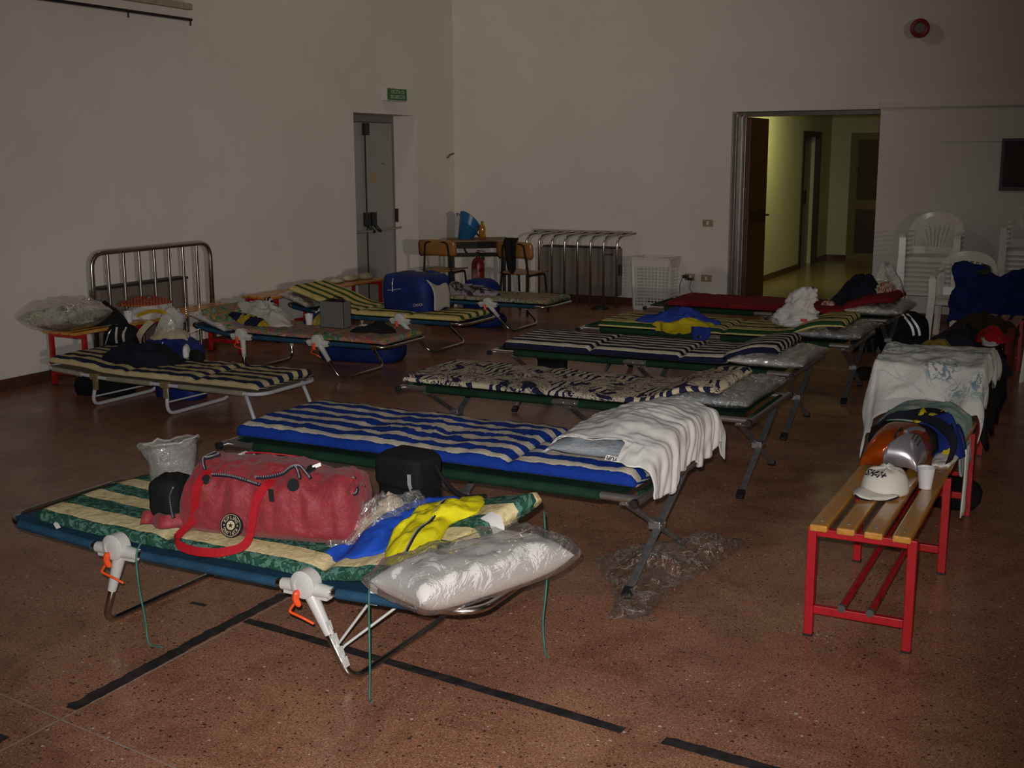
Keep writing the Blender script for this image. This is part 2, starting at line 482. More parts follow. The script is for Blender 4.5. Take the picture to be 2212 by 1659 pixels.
def heap_mb(poly, base, h, seed=0, rough=0.02, fs_=18, ang=0.5, stretch=3.0, n=16, power=2.5, nv=64, under=0.0, peak=None, lip=0.006, bottom=True):
    """rumpled cloth lying on a surface: poly = outline [(x,y)...], base = height or function(x,y)"""
    O = smooth_path([(x, y, 0) for x, y in poly], max(3, nv//len(poly)), closed=True)
    bf = base if callable(base) else (lambda x, y: base)
    c = sum((Vector(p) for p in O), Vector())/len(O)
    m = len(O); mb = MB(); vs = []; uv = []
    for r in range(1, n+1):
        s = (r/n)**0.8
        for k in range(m):
            wob = 1 + 0.13*fbm(2.2*cos(2*pi*k/m)+seed, 2.2*sin(2*pi*k/m), seed, 3)*(s**2)
            p = c + (O[k]-c)*s*wob
            g = max(0.0, 1 - s**power)
            z = lip + h*g*min(1.25, max(0.35, 0.9+0.9*fbm(p.x*fs_*0.42+seed*1.7, p.y*fs_*0.42, seed, 3))) + rough*folds(p.x, p.y, ang, fs_, seed, stretch)*(0.35+0.65*g)*(1 if r < n else 0.15)
            if peak:
                for (px, py, ph, pr) in peak:
                    z += ph*math.exp(-((p.x-px)**2+(p.y-py)**2)/pr**2)*(1 if r < n else 0)
            vs.append(Vector((p.x, p.y, bf(p.x, p.y) + max(0.002, z)))); uv.append((p.x, p.y))
    k0 = len(vs); vs.append(Vector((c.x, c.y, bf(c.x, c.y) + lip + h + rough*(1.35*folds(c.x, c.y, ang, fs_, seed, stretch) + 0.5*ridge(c.x*fs_*0.55+seed, c.y*fs_*0.55, seed) + 0.25*ridge(c.x*fs_*2.1, c.y*fs_*2.1, seed+3))))); uv.append((c.x, c.y))
    for k in range(m):
        p = vs[(n-1)*m+k]; vs.append(Vector((p.x, p.y, bf(p.x, p.y) - under))); uv.append((p.x, p.y))
    vs.append(Vector((c.x, c.y, bf(c.x, c.y) - under))); uv.append((c.x, c.y))
    fs = []
    for k in range(m): fs.append((k0, k, (k+1) % m))
    for r in range(n-1):
        for k in range(m):
            l = (k+1) % m; fs.append((r*m+k, (r+1)*m+k, (r+1)*m+l, r*m+l))
    b0 = k0+1
    for k in range(m):
        l = (k+1) % m
        if not bottom: continue
        fs.append(((n-1)*m+k, b0+k, b0+l, (n-1)*m+l)); fs.append((b0+k, b0+m, b0+l))
    mb.add(vs, fs, [[uv[i] for i in f] for f in fs])
    return mb

def sheet(name, P, nu, nv, mat, parent=None, th=0.004, uvf=None, sub=0):
    """thin cloth: P(a,b) with a,b in 0..1"""
    mb = MB()
    mb.grid(lambda i, j: P(i/nu, j/nv), nu, nv, uvf=uvf or (lambda i, j: (i/nu, j/nv)))
    o = link(name, mb, mat, parent, auto=0)
    s = o.modifiers.new('solid', 'SOLIDIFY'); s.thickness = th; s.offset = 0
    return o

def loft_mb(rings, cap=True):
    mb = MB(); m = len(rings[0]); vs = [p for r in rings for p in r]; fs = []
    for i in range(len(rings)-1):
        for k in range(m):
            l = (k+1) % m; fs.append((i*m+k, i*m+l, (i+1)*m+l, (i+1)*m+k))
    if cap:
        fs.append(tuple(range(m))[::-1]); fs.append(tuple(range((len(rings)-1)*m, len(rings)*m)))
    return mb.add(vs, fs)
def blob_mb(c, rx, ry, rz_, seed=0, rough=0.1, flat=True, expo=2.5, nu=28, nv=18, rot=0.0, fsc=6.0):
    """soft bag: superellipsoid with a flat underside at c.z"""
    mb = MB(); rings = []; cr, sr = cos(rot), sin(rot)
    se = lambda v, e: math.copysign(abs(v)**(2/e), v)
    for j in range(nv+1):
        ph = -pi/2 + pi*j/nv; r = []
        for i in range(nu):
            th = 2*pi*i/nu
            x = se(cos(ph), expo)*se(cos(th), expo); y = se(cos(ph), expo)*se(sin(th), expo); z = se(sin(ph), expo)
            k = 1 + rough*fbm(x*fsc*0.4+seed, y*fsc*0.4, z*fsc*0.4+seed, 4) + rough*0.5*ridge(x*fsc+seed, y*fsc, z*fsc*0.5)
            x *= rx*k; y *= ry*k; zz = (z*k+1)*rz_
            if flat: zz = max(zz, rz_*0.25) - rz_*0.25
            r.append(Vector((c[0]+x*cr-y*sr, c[1]+x*sr+y*cr, c[2]+zz)))
        rings.append(r)
    return loft_mb(rings)

from mathutils.bvhtree import BVHTree
def tree_of(o):
    return BVHTree.FromPolygons([v_.co + wloc(o) for v_ in o.data.vertices], [tuple(p.vertices) for p in o.data.polygons])
def on(Tr, x, z, y0=9.0, d=(0, 1, 0), o=0.004):
    h = Tr.ray_cast(Vector((x, y0, z)), Vector(d)); return (h[0]+h[1]*o) if h[0] is not None else Vector((x, y0+1, z))
# ------------------------------------------------------------------ setting
XL, YB, HC = -7.08, 12.33, 5.6
def wall_mat(name, c1, c2, bmp=0.12):
    m, nt, b = newmat(name)
    v = coords(nt)
    f = noise_(nt, v, 1.3, 5, 0.6)
    c = ramp(nt, f, [(0.3, c1), (0.7, c2)])
    spots = math_(nt, 'LESS_THAN', voro(nt, v, 2.6), 0.012)
    c = mix(nt, spots, c, (0.22, 0.19, 0.17))
    nt.links.new(c, b.inputs['Base Color']); b.inputs['Roughness'].default_value = 0.85
    b.inputs['Specular IOR Level'].default_value = 0.2
    bump(nt, b, noise_(nt, v, 140, 3), bmp, 0.004)
    return m
M_wall = wall_mat('plaster', (0.64, 0.60, 0.56), (0.70, 0.66, 0.62))
M_ceil = plain('ceiling_paint', (0.55, 0.53, 0.5), 0.9)
M_skirt = plain('skirting_stone', (0.085, 0.034, 0.024), 0.3, var=0.3, scale=60)
M_frame = plain('bare_steel', (0.30, 0.28, 0.26), 0.35, 0.8)
M_brown = plain('brown_door', (0.10, 0.035, 0.012), 0.4, var=0.2, scale=12)
M_dark = plain('dark_door', (0.035, 0.014, 0.008), 0.45)
M_greydoor = plain('grey_door_paint', (0.30, 0.31, 0.30), 0.45, var=0.06, scale=3)
M_black = plain('black_plastic', (0.012, 0.012, 0.013), 0.45)
M_bluegrey = plain('blue_grey_paint', (0.22, 0.23, 0.26), 0.4, var=0.08)

def floor_mat():
    m, nt, b = newmat('terrazzo')
    v = coords(nt)
    lowf = noise_(nt, v, 1.1, 5, 0.62, 0.6)
    base = ramp(nt, lowf, [(0.3, (0.265, 0.112, 0.068)), (0.5, (0.315, 0.145, 0.085)), (0.72, (0.355, 0.180, 0.097))])
    grit = ramp(nt, noise_(nt, v, 150, 3, 0.7), [(0.32, (0.45, 0.42, 0.42)), (0.5, (1, 1, 1)), (0.68, (1.5, 1.45, 1.4))])
    c = mix(nt, 1.0, base, grit, 'MULTIPLY')
    def chips(scale, lo, colr, c, thr, seed):
        cell = N(nt, 'TexVoronoi'); cell.inputs['Scale'].default_value = scale
        mp = N(nt, 'Mapping'); mp.inputs['Location'].default_value = (seed, seed*2.1, 0)
        nt.links.new(v, mp.inputs[0])
        # ragged chip outline
        nd = N(nt, 'TexNoise'); nd.inputs['Scale'].default_value = scale*2.2; nt.links.new(mp.outputs[0], nd.inputs['Vector'])
        vm = N(nt, 'VectorMath', operation='MULTIPLY_ADD'); nt.links.new(nd.outputs['Color'], vm.inputs[0])
        vm.inputs[1].default_value = (0.6/scale,)*3; nt.links.new(mp.outputs[0], vm.inputs[2])
        nt.links.new(vm.outputs[0], cell.inputs['Vector'])
        sep = N(nt, 'SeparateColor'); nt.links.new(cell.outputs['Color'], sep.inputs[0])
        sz = math_(nt, 'MULTIPLY', math_(nt, 'GREATER_THAN', sep.outputs[0], lo), math_(nt, 'LESS_THAN', cell.outputs['Distance'], math_(nt, 'MULTIPLY', sep.outputs[1], thr)))
        return mix(nt, sz, c, colr)
    c = chips(190, 0.60, (0.48, 0.33, 0.24), c, 0.50, 1.3)
    c = chips(150, 0.72, (0.50, 0.245, 0.12), c, 0.45, 8.3)
    c = chips(170, 0.74, (0.075, 0.045, 0.034), c, 0.52, 3.7)
    c = chips(80, 0.82, (0.055, 0.035, 0.030), c, 0.48, 5.1)
    c = chips(62, 0.955, (0.62, 0.52, 0.46), c, 0.35, 2.2)
    st = ramp(nt, noise_(nt, v, 2.7, 5, 0.7, 1.0), [(0.36, (0.72, 0.68, 0.66)), (0.55, (1, 1, 1))])
    c = mix(nt, 1.0, c, st, 'MULTIPLY')
    nt.links.new(c, b.inputs['Base Color'])
    rg = ramp(nt, noise_(nt, v, 3.5, 4), [(0.3, (0.22, 0.22, 0.22)), (0.7, (0.34, 0.34, 0.34))])
    nt.links.new(rg, b.inputs['Roughness'])
    b.inputs['Specular IOR Level'].default_value = 0.26
    bump(nt, b, noise_(nt, v, 40, 2), 0.03, 0.002)
    return m
M_floor = floor_mat()
M_white_pre = plain('lamp_white', (0.6, 0.6, 0.58), 0.5)
mb = MB(); mb.box(-7.5, 14.0, -10.0, 12.66, -0.12, 0.0)
struct('floor', mb, M_floor, smooth=False)
mb = MB(); mb.box(-7.5, 14.3, -10.3, 12.66, HC, HC+0.15)
struct('ceiling', mb, M_ceil, smooth=False)
# left wall with the emergency door recess and a high window
mb = MB()
X0 = XL-0.42
D0, D1, DH = 10.274, 11.496, 2.088
Wy0, Wy1, Wz0 = 1.5, 7.86, 2.90
mb.box(X0, XL, -10.0, Wy0, 0, HC); mb.box(X0, XL, Wy0, Wy1, 0, Wz0); mb.box(X0, XL, Wy0, Wy1, 4.4, HC)
mb.box(X0, XL, Wy1, D0, 0, HC); mb.box(X0, XL, D0, D1, DH, HC); mb.box(X0, XL, D1, 12.33, 0, HC)
struct('wall_left', mb, M_wall, smooth=False)
# back wall with corridor opening
O0, O1, OH = -3.719, -2.208, 2.088
mb = MB(); Y1 = YB+0.33
mb.box(X0, O0, YB, Y1, 0, HC); mb.box(O0, O1, YB, Y1, OH, HC); mb.box(O1, 14.3, YB, Y1, 0, HC)
struct('wall_back', mb, M_wall, smooth=False)
mb = MB(); mb.box(14.0, 14.3, -10.3, YB, 0, HC); struct('wall_right', mb, M_wall, smooth=False)
mb = MB(); mb.box(-7.5, 14.0, -10.3, -10.0, 0, HC); struct('wall_front', mb, M_wall, smooth=False)
# skirting
mb = MB(); mb.box(XL, XL+0.014, -10.0, D0, 0, 0.08); mb.box(XL, XL+0.014, D1, YB, 0, 0.08)
struct('baseboard_left', mb, M_skirt, smooth=False, bevel=0.003)
mb = MB(); mb.box(XL, O0, YB-0.014, YB, 0, 0.08); mb.box(O1, 5.9, YB-0.014, YB, 0, 0.08)
struct('baseboard_back', mb, M_skirt, smooth=False, bevel=0.003)
# plaster ledge right of the opening and a thin raised strip
mb = MB(); mb.box(O1, 5.9, YB-0.035, YB, 2.095, 2.155)
struct('trim_1', mb, M_wall, smooth=False, bevel=0.004)
mb = MB(); mb.box(-1.62, 5.9, YB-0.012, YB, 1.765, 1.783)
struct('trim_2', mb, M_wall, smooth=False)
# corridor behind
CX0, CY1 = -4.15, 19.1
M_corr = wall_mat('corridor_paint', (0.50, 0.50, 0.36), (0.56, 0.56, 0.42), 0.05)
M_corrfloor = plain('corridor_floor', (0.26, 0.20, 0.10), 0.22, var=0.15, scale=8)
mb = MB(); mb.box(-4.6, -1.2, 12.66, 19.4, -0.12, 0.0); struct('floor_corridor', mb, M_corrfloor, smooth=False)
mb = MB(); mb.box(-4.6, -1.2, 12.66, 19.4, 2.6, 2.75); struct('ceiling_corridor', mb, M_ceil, smooth=False)
mb = MB(); mb.box(CX0-0.3, CX0, 12.66, 17.3, 0, 2.6); mb.box(CX0-0.3, CX0, 17.3, 18.3, 1.93, 2.6); mb.box(CX0-0.3, CX0, 18.3, CY1, 0, 2.6)
struct('wall_corridor_left', mb, M_corr, smooth=False)
mb = MB(); mb.box(-4.6, -1.2, CY1, CY1+0.3, 0, 2.6); struct('wall_corridor_end', mb, M_corr, smooth=False)
mb = MB(); mb.box(-1.5, -1.2, 12.66, CY1, 0, 2.6); struct('wall_corridor_right', mb, M_corr, smooth=False)
mb = MB(); mb.box(CX0, CX0+0.014, 12.66, 17.3, 0, 0.08); mb.box(CX0, CX0+0.014, 18.3, CY1, 0, 0.08); mb.box(CX0, -3.84, CY1-0.014, CY1, 0, 0.08)
struct('baseboard_corridor', mb, M_skirt, smooth=False)
# steel frame of the opening, open brown leaf
d = thing('door_2', None, None, (O0, YB+0.05, 0)); d['kind'] = 'structure'
mb = MB(); mb.box(O0, O0+0.035, YB+0.06, YB+0.34, 0, OH-0.02); mb.box(O0, O1, YB+0.2, YB+0.34, OH-0.045, OH)
mb.box(O0+0.035, O0+0.06, YB+0.20, YB+0.25, 0, OH-0.02); mb.box(O0+0.035, O0+0.075, YB+0.27, YB+0.33, 0, OH-0.02)
link('door_frame', mb, M_frame, d, smooth=False, bevel=0.003)
mb = MB(); mb.box(-3.645, -3.60, YB+0.30, YB+1.02, 0.01, 2.04)
link('door_leaf', mb, M_brown, d, smooth=False, bevel=0.004)
mb = MB(); mb.box(-3.60, -3.592, YB+0.34, YB+0.98, 0.90, 1.05)
link('kick_band', mb, M_dark, d, smooth=False)
mb = MB(); mb.tube([(-3.598, YB+0.95, 0.98), (-3.545, YB+0.95, 0.98), (-3.545, YB+0.85, 0.98)], 0.009, fillet=0.02)
link('door_handle', mb, M_black, d)
# door ajar in the corridor's left wall
d = thing('door_3', None, None, (CX0, 17.8, 0)); d['kind'] = 'structure'
mb = MB(); mb.box(CX0-0.06, CX0+0.02, 17.25, 17.32, 0, 1.98); mb.box(CX0-0.06, CX0+0.02, 18.28, 18.35, 0, 1.98); mb.box(CX0-0.06, CX0+0.02, 17.32, 18.28, 1.90, 1.98)
link('door_frame', mb, M_dark, d, smooth=False)
mb = MB(); mb.box(CX0-0.16, CX0-0.12, 17.3, 18.3, 0.0, 1.93); link('door_leaf', mb, M_bluegrey, d, smooth=False)
mb = MB(); mb.box(CX0-0.12, CX0-0.085, 17.86, 17.94, 0.93, 1.12); link('door_handle', mb, M_black, d, smooth=False)
# panelled door at the corridor's end
d = thing('door_4', None, None, (-3.2, CY1, 0)); d['kind'] = 'structure'
M_lamin = plain('laminate_frame', (0.16, 0.12, 0.05), 0.4)
mb = MB(); mb.box(-3.84, -3.74, CY1-0.03, CY1, 0, 1.97); mb.box(-3.74, -2.72, CY1-0.03, CY1, 1.87, 1.97); mb.box(-2.72, -2.62, CY1-0.03, CY1, 0, 1.97)
link('door_frame', mb, M_lamin, d, smooth=False, bevel=0.004)
mb = MB(); mb.box(-3.74, -2.72, CY1-0.02, CY1+0.02, 0.0, 1.87); link('door_leaf', mb, M_lamin, d, smooth=False)
for z0, z1 in ((0.12, 0.80), (0.95, 1.86)):
    mb = MB(); mb.box(-3.72, -2.74, CY1-0.032, CY1-0.02, z0, z1); link('door_panel', mb, M_dark, d, smooth=False, bevel=0.003)
# emergency door
d = thing('door_1', None, None, (XL-0.3, (D0+D1)/2, 0)); d['kind'] = 'structure'
DX = XL-0.30
mb = MB(); mb.box(DX-0.10, DX, D0, D1, DH-0.075, DH); mb.box(DX-0.10, DX, D0-0.0, D0+0.05, 0, DH-0.075); mb.box(DX-0.10, DX, D1-0.03, D1, 0, DH-0.075)
link('door_frame', mb, plain('door_frame_paint', (0.17, 0.175, 0.17), 0.5), d, smooth=False, bevel=0.003)
mb = MB(); mb.box(DX-0.06, DX-0.01, D0+0.05, 10.905, 0.01, DH-0.08); link('door_leaf', mb, M_greydoor, d, smooth=False, bevel=0.004)
mb = MB(); mb.box(DX-0.06, DX-0.01, 10.915, D1-0.03, 0.01, DH-0.08); link('door_leaf', mb, M_greydoor, d, smooth=False, bevel=0.004)
mb = MB(); mb.box(DX-0.01, DX+0.04, 10.875, 10.955, 1.87, 2.0); link('bolt_case', mb, M_black, d, smooth=False, bevel=0.006)
mb = MB(); mb.tube([(DX+0.008, 10.905, 0.02), (DX+0.008, 10.905, 1.9)], 0.008); link('bolt_rod', mb, M_black, d)
for y, zc in ((10.90, 0.93), (11.02, 0.93), (11.53, 0.95)):
    mb = MB(); mb.box(DX-0.01, DX+0.04, y-0.045, y+0.035, zc-0.04, zc+0.11)
    mb.tube([(DX+0.02, y, zc-0.02), (DX+0.07, y+0.02, zc-0.08), (DX+0.075, y+0.05, zc-0.10)], 0.02, fillet=0.02)
    link('push_bar_bracket', mb, M_black, d, bevel=0.004)
mb = MB(); mb.tube([(DX+0.07, 10.33, 0.84), (DX+0.07, 10.92, 0.84)], 0.013); link('push_bar', mb, plain('grey_bar', (0.33, 0.32, 0.3), 0.35, 0.5), d)
mb = MB(); mb.tube([(DX+0.07, 11.05, 0.84), (DX+0.07, 11.53, 0.85)], 0.013); link('push_bar', mb, bpy.data.materials['grey_bar'], d)
mb = MB(); mb.box(DX-0.01, DX-0.004, 11.06, 11.13, 1.37, 1.46); link('sticker', mb, plain('yellow_sticker', (0.42, 0.28, 0.09), 0.6), d, smooth=False)
mb = MB(); mb.box(DX-0.01, DX-0.006, 11.25, 11.31, 1.56, 1.57); link('scratch', mb, plain('red_mark', (0.25, 0.09, 0.07), 0.6), d, smooth=False)
# high window, mostly out of frame
d = thing('window_1', None, None, (XL-0.2, 4.7, Wz0)); d['kind'] = 'structure'
M_sill = plain('stone_sill', (0.36, 0.30, 0.21), 0.6)
mb = MB(); mb.box(XL-0.42, XL+0.05, Wy0-0.05, Wy1+0.05, Wz0-0.05, Wz0); link('window_sill', mb, M_sill, d, smooth=False, bevel=0.004)
mb = MB()
for y in (Wy0, 3.6, 5.7, Wy1-0.05): mb.box(XL-0.3, XL-0.24, y, y+0.05, Wz0, 4.4)
mb.box(XL-0.3, XL-0.24, Wy0, Wy1, Wz0, Wz0+0.06); mb.box(XL-0.3, XL-0.24, Wy0, Wy1, 4.34, 4.4)
link('window_frame', mb, plain('window_frame_paint', (0.16, 0.10, 0.08), 0.5), d, smooth=False)
mb = MB(); mb.box(XL-0.275, XL-0.265, Wy0, Wy1, Wz0+0.06, 4.34)
mg, nt, b = newmat('night_glass'); b.inputs['Base Color'].default_value = (0.03, 0.04, 0.06, 1); b.inputs['Roughness'].default_value = 0.15
link('window_pane', mb, mg, d, smooth=False)
# inlaid strips of the terrazzo
M_strip = plain('zinc_strip', (0.30, 0.26, 0.22), 0.4)
seams = thing('floor_joint', None, None, (-2.7, 2.3, 0)); seams['kind'] = 'structure'
mb = MB(); mb.box(-2.702, -2.698, -3.9, 12.3, -0.002, 0.0006); link('joint_strip', mb, M_strip, seams, smooth=False)
mb = MB(); mb.beam((-7.0, 2.835, 0.0), (5.9, 1.22, 0.0), 0.004, 0.0012); link('joint_strip', mb, M_strip, seams, smooth=False)

# black floor tape, worn: each strip its own thing
M_tape, nt, b = newmat('worn_tape'); v = coords(nt)
nt.links.new(ramp(nt, noise_(nt, v, 14, 5, 0.7), [(0.45, (0.014, 0.012, 0.014)), (0.74, (0.05, 0.04, 0.042))]), b.inputs['Base Color'])
b.inputs['Roughness'].default_value = 0.5
def tape(pts, w, label, seed, ragged=0.006):
    mb = MB(); P = smooth_path([(x, y, 0) for x, y in pts], 20); n = len(P)
    vs = []; fs = []
    for i, p in enumerate(P):
        t = (P[min(i+1, n-1)]-P[max(i-1, 0)]).normalized(); s_ = Vector((-t.y, t.x, 0))
        e = 1.0
        a = w/2 + ragged*max(-1, fbm(i*0.31, seed, 0, 3)); c = w/2 + ragged*0.5*fbm(i*0.33, seed+9, 0, 3)
        if i < 2 or i > n-3: a *= 0.8
        for q, z in ((a, 0.0008), (a, 0.0022), (-c, 0.0022), (-c, 0.0008)): vs.append(p + s_*q + Vector((0, 0, z)))
    for i in range(n-1):
        for k in range(4):
            l = (k+1) % 4; fs.append((i*4+k, i*4+l, i*4+4+l, i*4+4+k))
    fs.append((0, 1, 2, 3)); k = (n-1)*4; fs.append((k+3, k+2, k+1, k))
    mb.add(vs, fs)
    return tag(link('floor_tape', mb, M_tape, smooth=False), label, 'tape')
tape([(-2.725, 2.36), (-2.73, 2.7), (-2.735, 3.0), (-2.735, 3.42)], 0.05, 'ragged black tape on the floor running away beneath the nearest folding bed', 1, 0.014)
tape([(-2.775, 1.9), (-2.765, 2.15)], 0.05, 'short end of black tape at the lower left corner of the floor', 5)
tape([(-2.70, 3.15), (-2.0, 3.075), (-1.17, 2.985)], 0.042, 'long black tape on the floor crossing under the right half of the nearest bed', 2)
tape([(-1.045, 2.985), (-0.7, 2.955), (-0.2, 2.91)], 0.046, 'separate black tape strip at the bottom right edge of the picture', 3)
mb = MB(); mb.box(-3.0, -2.93, 3.185, 3.205, 0, 0.0012); tag(link('tape_scrap', mb, M_tape, smooth=False), 'small black scrap of tape on the floor under the nearest bed', 'tape')

# wall fittings
t = thing('ceiling_lamp', 'yellowish lamp on the corridor ceiling, mirrored in the hall floor', 'lamp', (-3.0, 14.5, 2.52))
mb = MB(); mb.lathe([(0.0, 0.08), (0.17, 0.08), (0.17, 0.03), (0.155, 0.02)], (-3.0, 14.5, 2.52), seg=28, cap=False); link('lamp_base', mb, M_white_pre, t)
ml, nt, b = newmat('lamp_glass'); b.inputs['Base Color'].default_value = (0.8, 0.75, 0.5, 1); b.inputs['Emission Color'].default_value = (1.0, 0.9, 0.35, 1); b.inputs['Emission Strength'].default_value = 5
mb = MB(); mb.lathe([(0.155, 0.03), (0.15, 0.01), (0.10, -0.01), (0.0, -0.015)], (-3.0, 14.5, 2.52), seg=28); link('lamp_glass', mb, ml, t)
t = thing('exit_sign', 'green emergency exit sign box above the grey emergency door', 'sign', (XL, 10.96, 2.29))
mb = MB(); mb.box(XL, XL+0.07, 10.80, 11.20, 2.225, 2.36); link('housing', mb, plain('sign_housing', (0.55, 0.53, 0.5), 0.5), t, smooth=False, bevel=0.004)
mb = MB(); mb.box(XL+0.07, XL+0.074, 10.815, 11.19, 2.233, 2.352); link('sign_face', mb, plain('sign_green', (0.015, 0.13, 0.035), 0.4), t, smooth=False)
M_signtxt = plain('sign_letters', (0.42, 0.5, 0.40), 0.5)
for s_, zz in (('USCITA DI', 2.318), ('SICUREZZA', 2.266)):
    mb = text_mb(s_, 0.056, bold=0.0004); mb.xform(frame((XL+0.0755, 11.005, zz), (0, 1, 0), (1, 0, 0)))
    link('lettering', mb, M_signtxt, t, smooth=False)
t = thing('curtain_pipe', 'thin dark pipe fixed along the left wall below the high window', 'pipe', (XL, 7.0, 2.75))
mb = MB(); mb.tube([(XL+0.04, 3.0, 2.77), (XL+0.04, 7.90, 2.77)], 0.012); link('pipe', mb, M_black, t)
for y in (5.2, 7.18, 7.88):
    mb = MB(); mb.tube([(XL, y, 2.77), (XL+0.045, y, 2.77), (XL+0.045, y, 2.72)], 0.006, fillet=0.01); link('bracket', mb, M_black, t)
mb = MB(); mb.tube([(XL+0.0, 12.16, 1.63), (XL+0.03, 12.16, 1.635), (XL+0.035, 12.17, 1.66), (XL+0.05, 12.24, 1.675)], 0.009, fillet=0.01)
tag(link('wall_hook', mb, plain('rusty_hook', (0.13, 0.08, 0.05), 0.6)), 'small rusty bent hook in the left wall near the corner', 'hook')
t = thing('alarm_bell', 'round red alarm sounder high on the back wall', 'alarm', (-1.87, YB, 2.83))
mb = MB(); mb.lathe([(0.05, 0), (0.05, 0.05), (0.088, 0.06), (0.09, 0.11), (0.078, 0.125), (0.055, 0.118), (0.05, 0.10)], (-1.87, YB, 2.83), (0, -1, 0), 28)
link('ring', mb, plain('alarm_red', (0.22, 0.008, 0.012), 0.4), t)
mb = MB(); mb.lathe([(0.052, 0.095), (0.05, 0.112), (0.0, 0.118)], (-1.87, YB, 2.83), (0, -1, 0), 24); link('grille', mb, plain('alarm_grey', (0.14, 0.12, 0.12), 0.5), t)
t = thing('poster', 'dark framed picture on the back wall at the right edge', 'picture', (-0.8, YB, 1.3))
mb = MB(); mb.box(-1.07, -0.52, YB-0.02, YB, 1.30, 1.79); link('frame', mb, plain('dark_frame', (0.012, 0.015, 0.022), 0.4), t, smooth=False, bevel=0.003)
mp, nt, b = newmat('dark_print'); v = coords(nt); nt.links.new(ramp(nt, noise_(nt, v, 6, 3), [(0.35, (0.012, 0.010, 0.012)), (0.55, (0.05, 0.02, 0.018)), (0.7, (0.02, 0.02, 0.02))]), b.inputs['Base Color']); b.inputs['Roughness'].default_value = 0.7
mb = MB(); mb.box(-1.045, -0.545, YB-0.022, YB-0.02, 1.335, 1.765); link('print', mb, mp, t, smooth=False)
M_plate = plain('brass_plate', (0.36, 0.27, 0.16), 0.4, 0.2); M_white = plain('white_plastic', (0.62, 0.60, 0.57), 0.45, var=0.04)
for x, z, lab in ((-3.95, 0.928, 'light switch plate on the back wall at waist height left of the corridor'), (-3.95, 0.335, 'lower right wall socket left of the corridor, nothing plugged in'), (-4.135, 0.34, 'wall socket left of the corridor with a black charger plugged in')):
    t = thing('wall_socket', lab, 'socket', (x, YB, z))
    mb = MB(); mb.box(x-0.058, x+0.058, YB-0.009, YB, z-0.037, z+0.037); link('cover_plate', mb, M_plate, t, smooth=False, bevel=0.003)
    mb = MB(); mb.box(x-0.012, x+0.012, YB-0.013, YB-0.009, z-0.02, z+0.02); link('rocker', mb, M_white, t, smooth=False)
    mb = MB(); mb.box(x-0.042, x-0.018, YB-0.012, YB-0.009, z-0.018, z+0.018); mb.box(x+0.018, x+0.042, YB-0.012, YB-0.009, z-0.018, z+0.018); link('blank_insert', mb, M_plate, t, smooth=False)
t = thing('charger', 'black plug and charger with thin cables hanging from the wall socket', 'charger', (-4.16, YB-0.03, 0.3))
mb = MB(); mb.box(-4.20, -4.14, YB-0.075, YB-0.012, 0.33, 0.365); mb.box(-4.15, -4.09, YB-0.06, YB-0.012, 0.31, 0.335); link('plug', mb, M_black, t, smooth=False, bevel=0.005)
for a in ([(-4.2, YB-0.05, 0.34), (-4.23, YB-0.06, 0.25), (-4.235, YB-0.05, 0.15), (-4.26, YB-0.08, 0.0075)], [(-4.10, YB-0.05, 0.32), (-4.12, YB-0.05, 0.22), (-4.07, YB-0.06, 0.15), (-4.06, YB-0.1, 0.0075)]):
    mb = MB(); mb.tube(smooth_path(a, 6), 0.0035, seg=6); link('cable', mb, M_black, t)
# ------------------------------------------------------------------ beds
M_alu = plain('aluminium', (0.50, 0.47, 0.45), 0.32, 0.9, var=0.1)
M_aludark = plain('dull_aluminium', (0.26, 0.26, 0.27), 0.4, 0.75, var=0.2)
M_chrome = plain('chromed_tube', (0.52, 0.50, 0.46), 0.24, 1.0, var=0.1)
M_canvas = fabric('green_canvas', (0.008, 0.032, 0.017), 0.2, 0.8)
M_sling = fabric('petrol_sling', (0.016, 0.058, 0.11), 0.15, 0.75, bmp=0.3)
M_rubber = plain('black_rubber', (0.010, 0.010, 0.011), 0.5)
M_hinge = plain('hinge_plastic', (0.52, 0.52, 0.50), 0.35, var=0.04)
M_lever = plain('orange_lever', (0.75, 0.075, 0.015), 0.35, var=0.05)
M_wframe = plain('white_enamel', (0.56, 0.56, 0.60), 0.35, var=0.06)
M_cord = fabric('green_cord', (0.04, 0.15, 0.12), 0.25, 0.8)
M_label = plain('white_label', (0.65, 0.64, 0.62), 0.6, var=0.03)

